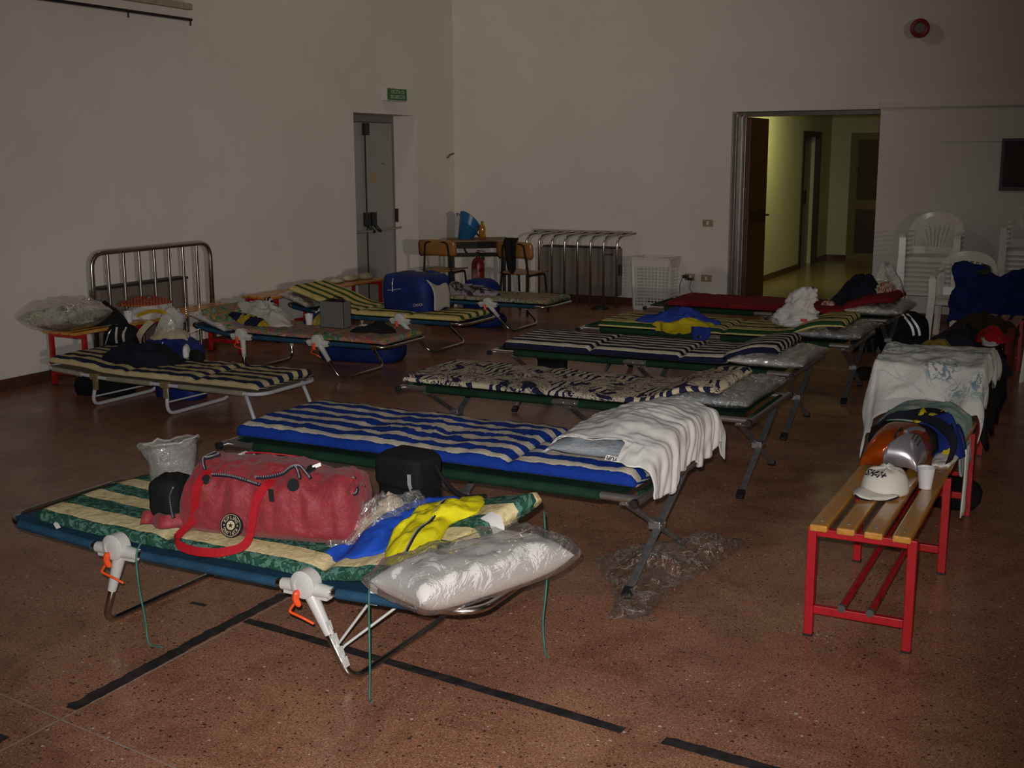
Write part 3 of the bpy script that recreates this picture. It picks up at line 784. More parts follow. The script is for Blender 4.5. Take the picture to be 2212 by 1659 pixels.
def cot(x, y, label, rz=0.0, group='green camp cots in the right hand row'):
    t = thing('camp_cot', label, 'cot', (x, y, 0), rz, group)
    kw = dict(world=False)
    hw, zr = 0.335, 0.393
    for s_ in (-1, 1):
        mb = MB(); mb.tube([(-0.985, s_*hw, zr), (0.985, s_*hw, zr)], 0.0155, 12)
        link('side_rail', mb, M_alu, t, **kw)
        mb = MB(); mb.tube([(-0.05, s_*hw, zr), (-0.003, s_*hw, zr)], 0.018, 12); mb.tube([(0.003, s_*hw, zr), (0.06, s_*hw, zr)], 0.018, 12)
        link('rail_joint', mb, M_alu, t, **kw)
        mb = MB(); mb.tube([(s_*0.985, -hw-0.05, zr), (s_*0.985, hw+0.05, zr)], 0.0155, 12)
        e = link('end_bar', mb, M_alu, t, **kw)
        for q in (-1, 1):
            mb = MB(); mb.tube([(s_*0.985, q*(hw+0.045), zr), (s_*0.985, q*(hw+0.065), zr)], 0.0175, 12); link('end_cap', mb, M_rubber, e, **kw)
    mb = MB()
    def P(i, j):
        a = -1+2*j/14.0; x_ = -0.93+1.86*i/24.0
        z = zr+0.019 - 0.02*(1-a*a)*(1-(i/12.0-1)**4)
        return (x_, a*hw, z)
    mb.grid(P, 24, 14)
    for s_ in (-1, 1):
        for x0, x1 in ((-0.83, -0.07), (0.08, 0.83)):
            mb.tube([(x0, s_*hw, zr), (x1, s_*hw, zr)], 0.021, 12)
        mb.tube([(s_*0.97, -hw+0.07, zr), (s_*0.97, hw-0.07, zr)], 0.0205, 12)
    c = link('canvas', mb, M_canvas, t, **kw)
    for i, xl in enumerate((-0.84, 0.025, 0.93)):
        for s_ in (-1, 1):
            xo = xl + 0.012*s_
            a = Vector((xo, s_*(hw-0.01), zr-0.015)); b = Vector((xo, -s_*0.350, 0.012))
            mb = MB(); mb.beam(a, b, 0.016, 0.030, up=(1, 0, 0)); 
            lg = link('leg', mb, M_aludark, t, smooth=False, bevel=0.004, **kw)
            d = (b-a).normalized()
            mb = MB(); mb.beam(b - d*0.045, b + Vector((0, -s_*0.0, 0)), 0.026, 0.038, up=(1, 0, 0))
            mb.v = [(p[0], p[1], max(0.0, p[2])) for p in mb.v]
            link('rubber_foot', mb, M_rubber, lg, smooth=False, bevel=0.003, **kw)
        zc = 0.20
        mb = MB(); mb.box(xl-0.026, xl+0.026, -0.035, 0.035, zc-0.018, zc+0.018); link('leg_bracket', mb, M_aludark, t, smooth=False, bevel=0.004, **kw)
        for yy, zz in ((-0.02, zc), (0.02, zc), (hw-0.012, zr-0.028), (0.012-hw, zr-0.028)):
            mb = MB(); mb.tube([(xl-0.03, yy, zz), (xl+0.03, yy, zz)], 0.005, 6); link('bolt', mb, M_alu, t, smooth=False, **kw)
    return t

c1 = cot(-2.485, 4.31, 'green camp cot under the bright blue and white striped mattress', R(-0.6))
c2 = cot(-2.485, 5.78, 'green camp cot under the navy and cream printed mattress')
c3 = cot(-2.60, 7.06, 'green camp cot under the navy and white striped mattress')
c4 = cot(-2.50, 8.25, 'green camp cot under the green and cream striped mattress')
c5 = cot(-2.50, 9.62, 'farthest green camp cot, under the dark red mattress')

def hinge(t, x, y, z, sgn, foot, gap=0.07, toothed=False):
    """plastic joint on the side rail; sgn = +1 when the outer side faces -y"""
    mb = MB()
    yo = -0.030*sgn; yi = 0.022*sgn
    y0, y1 = sorted((y+yo, y+yi))
    mb.lathe([(0.0, 0), (0.040, 0), (0.046, 0.004), (0.046, 0.048), (0.040, 0.052), (0.0, 0.052)], (x, y0, z+0.018), (0, 1, 0), 22)
    mb.lathe([(0.030, 0), (0.032, -0.003*1), (0.026, -0.004), (0.026, 0.0)], (x, y0 if sgn > 0 else y1, z+0.018), (0, 1 if sgn > 0 else -1, 0), 20, cap=False)
    mb.tube([(x-0.095, y, z), (x-0.03, y, z+0.004)], [0.020, 0.024], 12); mb.tube([(x+0.03, y, z+0.002), (x+0.095, y, z)], [0.024, 0.020], 12)
    mb.box(x-0.085, x+0.085, y-0.012, y+0.012, z-0.026, z-0.008)
    f = Vector(foot); top = Vector((x+0.01, y, z-0.01)); d = (f-top).normalized(); Ls = 0.15
    mb.tube([top, top+d*Ls], [0.024, 0.016], 12)
    if toothed:
        for q in (0.10, 0.145, 0.19, 0.225): 
            mb.beam(top+d*q+Vector((0.018, 0, 0)), top+d*(q+0.035)+Vector((0.012, 0, 0)), 0.008, 0.022, up=(0, 1, 0))
        mb.tube([top+d*0.1+Vector((0.015,0,0)), top+d*0.255+Vector((0.012,0,0))], 0.006, 6)
    h = link('hinge', mb, M_hinge, t, world=False, smooth=True, auto=35)
    mb = MB()
    yy = y + yo*0.9
    mb.tube(smooth_path([(x-0.012, yy-0.004*sgn, z+0.002), (x-0.016, yy-0.012*sgn, z-0.025), (x-0.002, yy-0.010*sgn, z-0.05)], 4), [0.003, 0.010, 0.013, 0.012, 0.011, 0.011, 0.011, 0.009, 0.005], 8)
    mb.tube([(x-0.014, yy-0.01*sgn, z-0.03), (x-0.044, yy-0.014*sgn, z-0.072), (x+0.01, yy-0.008*sgn, z-0.088), (x+0.034, yy+0.01*sgn, z-0.108)], 0.0045, 8, fillet=0.012)
    link('lever', mb, M_lever, h, world=False)
    return h

def lounger(label, loc, l, wd, zf, hx, foot, group, y_teeth=False, frame_mat=None, sling_mat=None, plastic=True, rod=None, endlegs=None):
    """folding bed. zf(x) = height of the frame, hx = hinge positions, foot = floor x of each leg"""
    t = thing('folding_bed', label, 'folding bed', loc, 0, group)
    fm = frame_mat or M_chrome; sm = sling_mat or M_sling; r = 0.0125
    hw = wd/2; n = 40
    xs = [-l/2 + l*i/n for i in range(n+1)]
    cr = 0.10
    pts = []
    for x in xs[2:-2]: pts.append(Vector((x, -hw, zf(x))))
    for k in range(1, 8):
        a = -pi/2 + pi/2*k/8; x = l/2-cr+cr*cos(a); pts.append(Vector((x, -hw+cr+cr*sin(a), zf(x))))
    pts.append(Vector((l/2, -hw+cr, zf(l/2)))); pts.append(Vector((l/2, hw-cr, zf(l/2))))
    for k in range(1, 8):
        a = pi/2*k/8; x = l/2-cr+cr*cos(a); pts.append(Vector((x, hw-cr+cr*sin(a), zf(x))))
    for x in xs[2:-2][::-1]: pts.append(Vector((x, hw, zf(x))))
    for k in range(1, 8):
        a = pi/2 + pi/2*k/8; x = -l/2+cr+cr*cos(a); pts.append(Vector((x, hw-cr+cr*sin(a), zf(x))))
    pts.append(Vector((-l/2, hw-cr, zf(-l/2)))); pts.append(Vector((-l/2, -hw+cr, zf(-l/2))))
    for k in range(1, 8):
        a = pi + pi/2*k/8; x = -l/2+cr+cr*cos(a); pts.append(Vector((x, -hw+cr+cr*sin(a), zf(x))))
    mb = MB(); mb.tube(pts, r, 10, closed=True)
    link('frame', mb, fm, t, world=False, auto=0)
    mb = MB(); NX = 60
    def SP(i, j):
        x = -l/2+0.04 + (l-0.08)*i/NX; a = -1+2*j/12.0
        e = max(0, abs(x)-(l/2-cr)); inset = cr-sqrt(max(0, cr*cr-e*e)) if e > 0 else 0
        y = a*(hw-inset)
        return (x, y, zf(x)+r+0.002 - 0.012*(1-a*a))
    mb.grid(SP, NX, 12)
    segs = []; ed = [-l/2+0.09] + sorted(hx) + [l/2-0.13]
    for i in range(len(ed)-1):
        a = ed[i] + (0.12 if i > 0 else 0); b = ed[i+1] - (0.12 if i < len(ed)-2 else 0); segs.append((a, b))
    for a, b in segs:
        for s_ in (-1, 1):
            m = 14; mb.tube([(a+(b-a)*k/m, s_*hw, zf(a+(b-a)*k/m)) for k in range(m+1)], r+0.005, 10)
    link('sling', mb, sm, t, world=False)
    for k, (x, fx) in enumerate(zip(hx, foot)):
        z = zf(x); zb = 0.0125
        mb = MB(); mb.tube([(x+0.01, -hw, z-0.02), (fx, -hw-0.0, zb), (fx, hw, zb), (x+0.01, hw, z-0.02)], 0.0125, 10, fillet=0.07, fn=7)
        link('leg', mb, fm, t, world=False, auto=0)
        for s_ in (1, -1):
            if plastic: hinge(t, x, -hw*s_, z, s_, (fx, -hw*s_, zb), toothed=(y_teeth and k == 1))
            else:
                mb = MB(); mb.box(x-0.035, x+0.035, -hw*s_-0.017, -hw*s_+0.017, z-0.02, z+0.022); mb.box(x-0.014, x+0.02, -hw*s_-0.014, -hw*s_+0.014, z-0.09, z)
                link('hinge', mb, plain('worn_joint', (0.20, 0.15, 0.07), 0.5) if 'worn_joint' not in bpy.data.materials else bpy.data.materials['worn_joint'], t, world=False, smooth=False, bevel=0.006)
    return t

fb1 = lounger('nearest folding bed with petrol blue sling, carrying the red holdall', (-2.60, 3.19, 0), 2.0, 0.62,
    lambda x: 0.298 + (0.02*max(0, (x-0.45)/0.55) if x > 0 else 0.035*max(0, (-x-0.5)/0.5)), (-0.43, 0.385), (-0.52, 0.545), 'folding beds with white plastic joints', True)
# prop wire of the raised end
for sy in (-0.29, 0.29):
    mb = MB(); mb.tube([(0.60, sy, 0.27), (0.47, sy+0.0, 0.10), (0.49, sy, 0.085), (0.505, sy, 0.115), (0.72, sy+0.10, 0.30)], 0.0045, 8, fillet=0.012)
    link('prop_wire', mb, M_hinge, fb1, world=False)
fb2 = lounger('folding bed with a flowery mattress and grey carrier bag, left row', (-5.62, 7.43, 0), 1.86, 0.60,
    lambda x: 0.275 + 0.06*max(0, (-x-0.48)/0.45), (-0.40, 0.33), (-0.38, 0.52), 'folding beds with white plastic joints')
fb3 = lounger('folding bed under the yellow and green striped mattress, left row', (-5.72, 8.78, 0), 1.86, 0.60,
    lambda x: 0.265 + 0.07*max(0, (-x-0.40)/0.5), (-0.50, 0.30), (-0.52, 0.60), 'folding beds with white plastic joints')
fb4 = lounger('farthest folding bed of the left row, before the desk', (-5.62, 10.18, 0), 1.86, 0.60,
    lambda x: 0.255, (-0.40, 0.30), (-0.42, 0.54), 'folding beds with white plastic joints')
fbw = lounger('white framed folding bed near the left wall', (-5.56, 5.93, 0), 1.86, 0.60,
    lambda x: 0.205 + 0.03*max(0, (-x-0.4)/0.5), (-0.46, 0.16), (-0.50, 0.165), None, frame_mat=M_wframe, sling_mat=fabric('pale_sling', (0.3, 0.27, 0.2)), plastic=False)
mb = MB(); mb.tube([(0.80, -0.28, 0.2), (0.88, -0.29, 0.012), (0.88, 0.29, 0.012), (0.80, 0.28, 0.2)], 0.0125, 10, fillet=0.05); link('leg', mb, M_wframe, fbw, world=False, auto=0)
for a in ((-0.49, 0.07), (0.163, 0.09)):
    mb = MB(); mb.tube([(a[0], -0.3, a[1]), (a[0]+0.03, 0.3, a[1])], 0.006, 8); link('cross_rod', mb, M_wframe, fbw, world=False)

# ---------------------------------------------------------------- mattresses
CR, BL, NV = (0.62, 0.56, 0.45), (0.008, 0.038, 0.28), (0.016, 0.018, 0.055)
GR, YE, RD = (0.018, 0.06, 0.022), (0.62, 0.50, 0.20), (0.17, 0.010, 0.014)
def bands(*sp):
    out = []; p = 0
    for w_, c in sp: out.append((p, c)); p += w_
    return out
def pillow(name, label, cx, cy, z, lx, ly, h, mat, rz=0.0, seed=0, wrap=True, film=None, rough=0.006, tilt=0.0, group=None, sealed=0.0, box=False):
    t = thing(name, label, 'pillow', (cx, cy, z), 0, group)
    mb = pillow_mb(cx, cy, z+0.003, lx, ly, h, rz, seed, rough, tilt=tilt, expo=(4.5 if box else 2.6))
    link('pillow_body', mb, mat, t, auto=0)
    if wrap:
        mb = pillow_mb(cx, cy, z, lx*1.03+sealed, ly*1.05+sealed, h*1.10, rz, seed+11, rough*(2.2 if box else 2.2), expo=(6.0 if box else 4.0), n=40, tilt=tilt, spike=0.006, lift=0.006)
        link('plastic_wrap', mb, film or M_film, t, auto=0)
    return t
M_film = plastic_film('clear_film', body=0.08, crease=0.45, gloss=0.12, amt=0.8)
M_film3 = plastic_film('smooth_film', tint=(0.98, 0.98, 0.98), body=0.05, crinkle=9, gloss=0.03, amt=0.5, crease=0.10)
M_film2 = plastic_film('milky_film', body=0.3, crinkle=22, gloss=0.12)
M_whitef = fabric('white_filling', (0.72, 0.70, 0.68), 0.03, 0.9, bmp=0.25, fold=12)
M_tickA = print_mat('pillow_print', [(0.18, 0.19, 0.22), (0.28, 0.29, 0.32), (0.20, 0.25, 0.28), (0.36, 0.33, 0.33), (0.12, 0.13, 0.17)], 16, dist=2.2)
M_tickB = print_mat('floral_ticking', [(0.46, 0.42, 0.34), (0.24, 0.28, 0.17), (0.48, 0.43, 0.35), (0.12, 0.17, 0.10), (0.48, 0.43, 0.35), (0.28, 0.24, 0.32)], 13, dist=1.8)

def mattress(label, path, y0, y1, t, mat, ties=(), piping=None, **kw):
    xc = (path[0][0]+path[-1][0])/2
    m = thing('mattress', label, 'mattress', (xc, (y0+y1)/2, path[len(path)//2][1]), 0, 'thin mattresses on the camp beds')
    warp = kw.pop('warp', None)
    o, tot = pad('cushion', path, y0, y1, t, mat, m, **kw)
    if warp:
        o0 = wloc(m)
        for v in o.data.vertices: v.co = warp(v.co + o0) - o0
    for tie in ties:
        mb = MB(); mb.tube(smooth_path(tie, 6), 0.0035, 6); link('tie_cord', mb, M_cord, m, auto=0)
    return m, o

# nearest: green leaf print and cream
def warp1(p):
    s = max(0, (p.x+2.45)/0.8); s = min(1, s)
    k = s*s
    return Vector((p.x + k*0.36*(p.y-3.25), p.y, p.z + k*0.10*(p.y-3.25)/0.3))
M_m1 = stripe_mat('leaf_stripe', [(0, (0.020, 0.075, 0.052)), (0.5, (0.66, 0.55, 0.31))], 0.18, wob=0.012, leaf=(0.085, 0.20, 0.155), offset=0.5, crumple=0.6)
m1, o1 = mattress('green leafy and cream striped mattress under the red holdall', [(-3.47, 0.330), (-3.1, 0.316), (-2.6, 0.315), (-2.25, 0.317), (-2.05, 0.350), (-1.90, 0.398), (-1.74, 0.425)], 2.905, 3.50, 0.052, M_m1,
    ties=([(-2.93, 2.925, 0.35), (-2.92, 2.86, 0.315), (-2.91, 2.85, 0.2), (-2.88, 2.84, 0.08), (-2.86, 2.83, 0.004), (-2.80, 2.83, 0.004)],
          [(-1.99, 2.905, 0.36), (-1.965, 2.86, 0.30), (-1.96, 2.85, 0.2), (-1.955, 2.84, 0.08), (-1.945, 2.82, 0.004), (-1.925, 2.80, 0.004)],
          [(-1.655, 3.46, 0.47), (-1.615, 3.40, 0.3), (-1.615, 3.39, 0.2), (-1.62, 3.38, 0.1), (-1.60, 3.36, 0.004), (-1.58, 3.34, 0.004)]),
    creases=((0.62, 0.03, 0.35), (1.30, 0.035, 0.45)), seed=3, wr=0.005, warp=warp1)
mb = MB(); mb.box(-1.955, -1.925, 3.02, 3.024, 0.30, 0.40); 
for p_, q_ in (((-1.845, 3.10, 0.498), (-1.78, 3.185, 0.512)), ):
    mb = MB(); mb.ribbon([(-1.775, 3.27, 0.492), (-1.735, 3.255, 0.488), (-1.712, 3.24, 0.46), (-1.712, 3.235, 0.425)], 0.05, (0.35, 0.9, 0.25), 0.002); link('care_label', mb, M_label, m1)
mb = MB(); mb.ribbon([(-1.965, 2.90, 0.36), (-1.965, 2.885, 0.33), (-1.963, 2.88, 0.285)], 0.028, (1, 0, 0), 0.002); link('care_label', mb, M_label, m1)
mb = MB(); mb.ribbon([(-3.36, 2.92, 0.352), (-3.35, 2.90, 0.345), (-3.325, 2.89, 0.335)], 0.016, (0.6, 0.8, 0.3), 0.002); link('care_label', mb, M_label, m1)

M_m2 = stripe_mat('blue_white_stripe', [(0, BL), (0.56, CR)], 0.108, wob=0.010, mid=(0.95, 0.45, 0.22), offset=0.176, crumple=0.55)
m2, _ = mattress('bright blue and white striped mattress, end under a white cloth', [(-3.46, 0.413), (-2.5, 0.412), (-1.55, 0.411)], 4.015, 4.665, 0.062, M_m2,
    creases=((1.37, 0.022, 0.42), (0.55, 0.09, 0.12), (0.95, 0.12, 0.12)), seed=11, wr=0.010)
M_m3 = None
def batik():
    m, nt, b = newmat('batik_print'); uv = coords(nt, 'UV')
    f = noise_(nt, uv, 4.2, 5, 0.66, 2.2)
    c = ramp(nt, f, [(0, NV), (0.44, (0.56, 0.48, 0.35)), (0.475, NV), (0.50, (0.56, 0.48, 0.35)), (0.56, NV), (0.575, (0.56, 0.48, 0.35)), (0.63, NV), (0.70, (0.56, 0.48, 0.35))], 'CONSTANT')
    w_ = N(nt, 'TexWave', wave_type='BANDS'); w_.inputs['Scale'].default_value = 7; w_.inputs['Distortion'].default_value = 7
    nt.links.new(uv, w_.inputs['Vector'])
    sel = math_(nt, 'GREATER_THAN', noise_(nt, uv, 3.6, 1), 0.57)
    c2 = ramp(nt, w_.outputs['Fac'], [(0, (0.56, 0.48, 0.35)), (0.6, NV)], 'CONSTANT')
    c = mix(nt, sel, c, c2)
    # block border on the side edge
    sp = N(nt, 'SeparateXYZ'); nt.links.new(uv, sp.inputs[0])
    edge = math_(nt, 'GREATER_THAN', math_(nt, 'ABSOLUTE', sp.outputs[1]), 0.305)
    fr = math_(nt, 'FRACT', math_(nt, 'MULTIPLY', math_(nt, 'ADD', sp.outputs[0], math_(nt, 'MULTIPLY', noise_(nt, uv, 5, 2), 0.25)), 14))
    blk = ramp(nt, fr, [(0, NV), (0.55, (0.56, 0.48, 0.35))], 'CONSTANT')
    sel2 = math_(nt, 'MULTIPLY', edge, math_(nt, 'GREATER_THAN', noise_(nt, uv, 2.0, 1), 0.52))
    c = mix(nt, sel2, c, blk)
    nt.links.new(c, b.inputs['Base Color']); b.inputs['Roughness'].default_value = 0.9; b.inputs['Specular IOR Level'].default_value = 0.15
    bump(nt, b, noise_(nt, uv, 24, 3), 0.35, 0.008)
    return m
m3, _ = mattress('navy and cream printed mattress on the second cot', [(-3.49, 0.413), (-2.6, 0.412), (-2.08, 0.416), (-1.96, 0.452), (-1.83, 0.498), (-1.68, 0.503)], 5.45, 6.10, 0.040, batik(), seed=21, wr=0.007, creases=((0.65, 0.03, 0.2), (1.2, 0.03, 0.2)))
M_m4 = stripe_mat('navy_white_stripe', [(0, (0.010, 0.012, 0.035)), (0.52, (0.62, 0.56, 0.46))], 0.092, wob=0.004, offset=0.705)
m4, _ = mattress('navy and white striped mattress on the third cot', [(-3.53, 0.413), (-2.9, 0.412), (-2.12, 0.414), (-2.0, 0.445), (-1.86, 0.492), (-1.72, 0.498)], 6.74, 7.36, 0.052, M_m4,
    creases=((0.62, 0.014, 0.5), (1.22, 0.014, 0.5)), seed=5, wr=0.004, puff=0.010)
M_m5 = stripe_mat('green_cream_stripe', [(0, GR), (0.22, YE), (0.52, GR), (0.62, YE), (0.90, GR)], 0.145, wob=0.006, offset=0.069)
m5, _ = mattress('green and cream striped mattress under a blue and yellow garment', [(-3.36, 0.413), (-2.4, 0.412), (-2.02, 0.42), (-1.90, 0.455), (-1.76, 0.502), (-1.58, 0.512)], 7.92, 8.52, 0.045, M_m5,
    creases=((0.95, 0.02, 0.4), (1.45, 0.02, 0.3)), seed=9, wr=0.005)
M_m6 = stripe_mat('red_check', [(0, RD), (0.5, (0.20, 0.014, 0.018))], 0.03, wob=0.004)
m6, _ = mattress('dark red quilted mattress on the farthest cot', [(-3.32, 0.413), (-2.4, 0.412), (-1.95, 0.418), (-1.84, 0.455), (-1.70, 0.507), (-1.50, 0.53)], 9.28, 9.93, 0.050, M_m6,
    creases=((0.5, 0.05, 0.25), (1.0, 0.05, 0.2), (1.45, 0.03, 0.2)), seed=15, wr=0.008)
M_m7 = stripe_mat('navy_tan_stripe', [(0, (0.014, 0.022, 0.065)), (0.48, (0.56, 0.46, 0.26))], 0.105, wob=0.010, mid=(0.95, 0.35, 0.16), offset=0.861)
m7, _ = mattress('navy and tan striped mattress on the white framed bed', [(-6.47, 0.262), (-6.15, 0.252), (-5.9, 0.226), (-5.3, 0.224), (-4.67, 0.224)], 5.64, 6.23, 0.048, M_m7,
    creases=((0.70, 0.03, 0.3), (1.30, 0.03, 0.35)), seed=31, wr=0.010)
FLO = [(0.10, 0.15, 0.20), (0.26, 0.27, 0.27), (0.05, 0.17, 0.07), (0.40, 0.20, 0.08), (0.16, 0.17, 0.24), (0.42, 0.09, 0.05), (0.40, 0.36, 0.26), (0.12, 0.14, 0.20)]
M_flo = print_mat('flower_print', FLO, 5.5, dist=1.8)
m8, _ = mattress('grey flowery mattress with a grey carrier bag on it', [(-6.44, 0.44), (-6.15, 0.32), (-5.9, 0.295), (-5.2, 0.292), (-4.72, 0.292)], 7.14, 7.72, 0.040, M_flo,
    creases=((0.85, 0.02, 0.3), (1.25, 0.02, 0.35)), seed=41, wr=0.006)
M_m9 = stripe_mat('yellow_green_stripe', [(0, (0.045, 0.085, 0.018)), (0.40, (0.58, 0.47, 0.17))], 0.135, wob=0.006, offset=0.659)
m9, _ = mattress('yellow and green striped mattress with the blue sports bag on it', [(-6.62, 0.47), (-6.3, 0.38), (-6.0, 0.29), (-5.4, 0.283), (-4.86, 0.283)], 8.49, 9.07, 0.042, M_m9,
    creases=((0.75, 0.02, 0.3), (1.3, 0.02, 0.3)), seed=51, wr=0.005)
M_flo2 = print_mat('flower_print_small', [(0.12, 0.14, 0.20), (0.36, 0.30, 0.22), (0.05, 0.15, 0.08), (0.42, 0.22, 0.10), (0.18, 0.22, 0.32), (0.34, 0.34, 0.27)], 8, dist=1.5)
m10, _ = mattress('small flowered mattress on the farthest bed of the left row', [(-6.45, 0.275), (-5.5, 0.273), (-4.72, 0.273)], 9.9, 10.48, 0.045, M_flo2, seed=61, wr=0.006)

# ---------------------------------------------------------------- pillows
pillow('pillow', 'white pillow sealed in clear plastic on the nearest bed', -1.700, 3.060, 0.322, 0.26, 0.62, 0.130, M_whitef, R(-20), 2, sealed=0.016, rough=0.006, film=M_film3, box=True)
t = pillow('pillow', 'grey printed pillow half under the white cloth on the blue striped mattress', -1.73, 4.37, 0.476, 0.42, 0.64, 0.10, M_tickA, R(3), 5, wrap=False, rough=0.01)
for x_, y_, z_, a_, tl in ((-1.655, 4.062, 0.512, R(175), 52), (-1.80, 4.17, 0.565, R(196), 24), (-1.60, 4.12, 0.555, R(160), 30)):
    M_ = Matrix.Translation((x_, y_, z_)) @ Matrix.Rotation(R(tl), 4, 'X') @ Matrix.Rotation(a_, 4, 'Z')
    mb = MB(); mb.box(-0.028, 0.028, -0.011, 0.011, 0.0, 0.001); mb.xform(M_); link('print_patch', mb, M_label, t, smooth=False)
    mb = text_mb('YUPI', 0.022, 0.0004, bold=0.0004); mb.xform(M_ @ Matrix.Translation((0, 0, 0.0016))); link('lettering', mb, M_black, t, smooth=False)
pillow('pillow', 'printed pillow in crinkled plastic under the navy printed mattress', -1.765, 5.84, 0.412, 0.46, 0.70, 0.078, M_tickA, 0.0, 8)
pillow('pillow', 'plain pale pillow in plastic under the navy and white striped mattress', -1.78, 7.04, 0.412, 0.44, 0.66, 0.074, fabric('pale_pillow', (0.42, 0.39, 0.34), 0.06), 0.0, 13, film=M_film2)
pillow('pillow', 'grey pillow in shiny plastic under the green striped mattress', -1.69, 8.26, 0.412, 0.44, 0.68, 0.080, M_tickA, 0.0, 17)
pillow('pillow', 'pale pillow in plastic under the dark red mattress', -1.64, 9.62, 0.412, 0.42, 0.68, 0.086, M_tickB, 0.0, 19, film=M_film2)
pillow('pillow', 'flowered pillow in clear plastic on the end of the left wall bench', -6.74, 6.07, 0.425, 0.38, 0.46, 0.19, M_tickB, R(10), 23, sealed=0.04, film=M_film3)
pillow('pillow', 'grey pillow in plastic under the head of the grey flowery mattress', -6.33, 7.40, 0.335, 0.34, 0.60, 0.06, M_tickA, 0.0, 29, film=M_film2, tilt=-0.055)
pillow('pillow', 'pillow in plastic beneath the raised head of the yellow striped mattress', -6.50, 8.70, 0.355, 0.30, 0.56, 0.055, fabric('grey_pillow', (0.30, 0.28, 0.25), 0.06), 0.0, 37, tilt=-0.05)
# ------------------------------------------------------------------ benches and chairs
M_slat, nt, b = newmat('varnished_beech'); v = coords(nt, 'Object', (14, 1.2, 14))
nt.links.new(ramp(nt, noise_(nt, v, 3.0, 4, 0.6, 0.6), [(0.3, (0.40, 0.165, 0.028)), (0.7, (0.54, 0.26, 0.052))]), b.inputs['Base Color'])
b.inputs['Roughness'].default_value = 0.28; b.inputs['Coat Weight'].default_value = 0.3
M_red = plain('red_enamel', (0.36, 0.006, 0.012), 0.38, var=0.1)
M_bolt = plain('bolt', (0.5, 0.45, 0.35), 0.35, 0.8)
def bench(label, x, y0, y1, frames, rods=True, z=0.42, group='red slatted benches'):
    t = thing('slatted_bench', label, 'bench', (x, (y0+y1)/2, 0), 0, group)
    for i in range(4):
        xs = x + (i-1.5)*0.0905
        mb = MB(); mb.box(xs-0.030, xs+0.030, y0, y1, z-0.024, z)
        s_ = link('slat', mb, M_slat, t, smooth=False, bevel=0.006)
        for fy in frames:
            mb = MB(); mb.lathe([(0.009, 0), (0.007, 0.003), (0, 0.0035)], (xs, fy, z-0.0005), seg=10); link('screw_head', mb, M_bolt, s_)
    for fy in frames:
        for sx in (-1, 1):
            mb = MB(); mb.box(x+sx*0.165-0.015, x+sx*0.165+0.015, fy-0.015, fy+0.015, 0.006, z-0.024)
            l = link('leg', mb, M_red, t, smooth=False, bevel=0.003)
            mb = MB(); mb.box(x+sx*0.165-0.016, x+sx*0.165+0.016, fy-0.016, fy+0.016, 0.0, 0.008); link('foot_cap', mb, M_rubber, l, smooth=False)
        mb = MB(); mb.box(x-0.15, x+0.15, fy-0.015, fy+0.015, z-0.054, z-0.026); link('top_rail', mb, M_red, t, smooth=False, bevel=0.003)
        mb = MB(); mb.box(x-0.15, x+0.15, fy-0.012, fy+0.012, 0.085, 0.115); link('bottom_rail', mb, M_red, t, smooth=False, bevel=0.003)
    if rods:
        for sx in (-0.05, 0.045):
            mb = MB(); mb.tube([(x+sx, frames[0]-0.02, 0.128), (x+sx, frames[-1]+0.02, 0.128)], 0.012, 12)
            r_ = link('shoe_rod', mb, M_red, t)
            mb = MB(); mb.tube([(x+sx, frames[0]-0.035, 0.128), (x+sx, frames[0]-0.018, 0.128)], 0.0135, 12); link('end_cap', mb, plain('grey_cap', (0.06, 0.06, 0.06), 0.5) if 'grey_cap' not in bpy.data.materials else bpy.data.materials['grey_cap'], r_)
    return t
bench('nearest red framed slatted bench, with cap and cup on it', -0.69, 3.87, 5.78, (3.93, 4.78, 5.62))
bench('red framed bench under the white floral sheet', -0.76, 5.92, 7.86, (6.0, 6.85, 7.75))
bench('farthest bench of the right hand row, behind the pile of dark clothes', -0.78, 8.02, 9.85, (8.1, 9.75))
bench('left wall bench carrying the flowered pillow and white bags', -6.735, 5.99, 7.86, (6.07, 6.95, 7.77), rods=False)
bench('left wall bench next to the grey emergency door', -6.84, 8.32, 10.16, (8.4, 9.25, 10.08))
mb = MB(); mb.box(-7.0, -6.68, 3.0, 5.36, 0.40, 0.424)
t = thing('slatted_bench', 'bench cut off by the left edge, only its end showing', 'bench', (-6.84, 4.2, 0), 0, 'red slatted benches')
for i in range(4):
    xs = -6.84 + (i-1.5)*0.0905; mb = MB(); mb.box(xs-0.03, xs+0.03, 3.4, 5.32, 0.396, 0.42); link('slat', mb, M_slat, t, smooth=False, bevel=0.006)
for fy in (3.5, 5.1):
    for sx in (-1, 1):
        mb = MB(); mb.box(-6.84+sx*0.165-0.015, -6.84+sx*0.165+0.015, fy-0.015, fy+0.015, 0, 0.396); link('leg', mb, M_red, t, smooth=False)

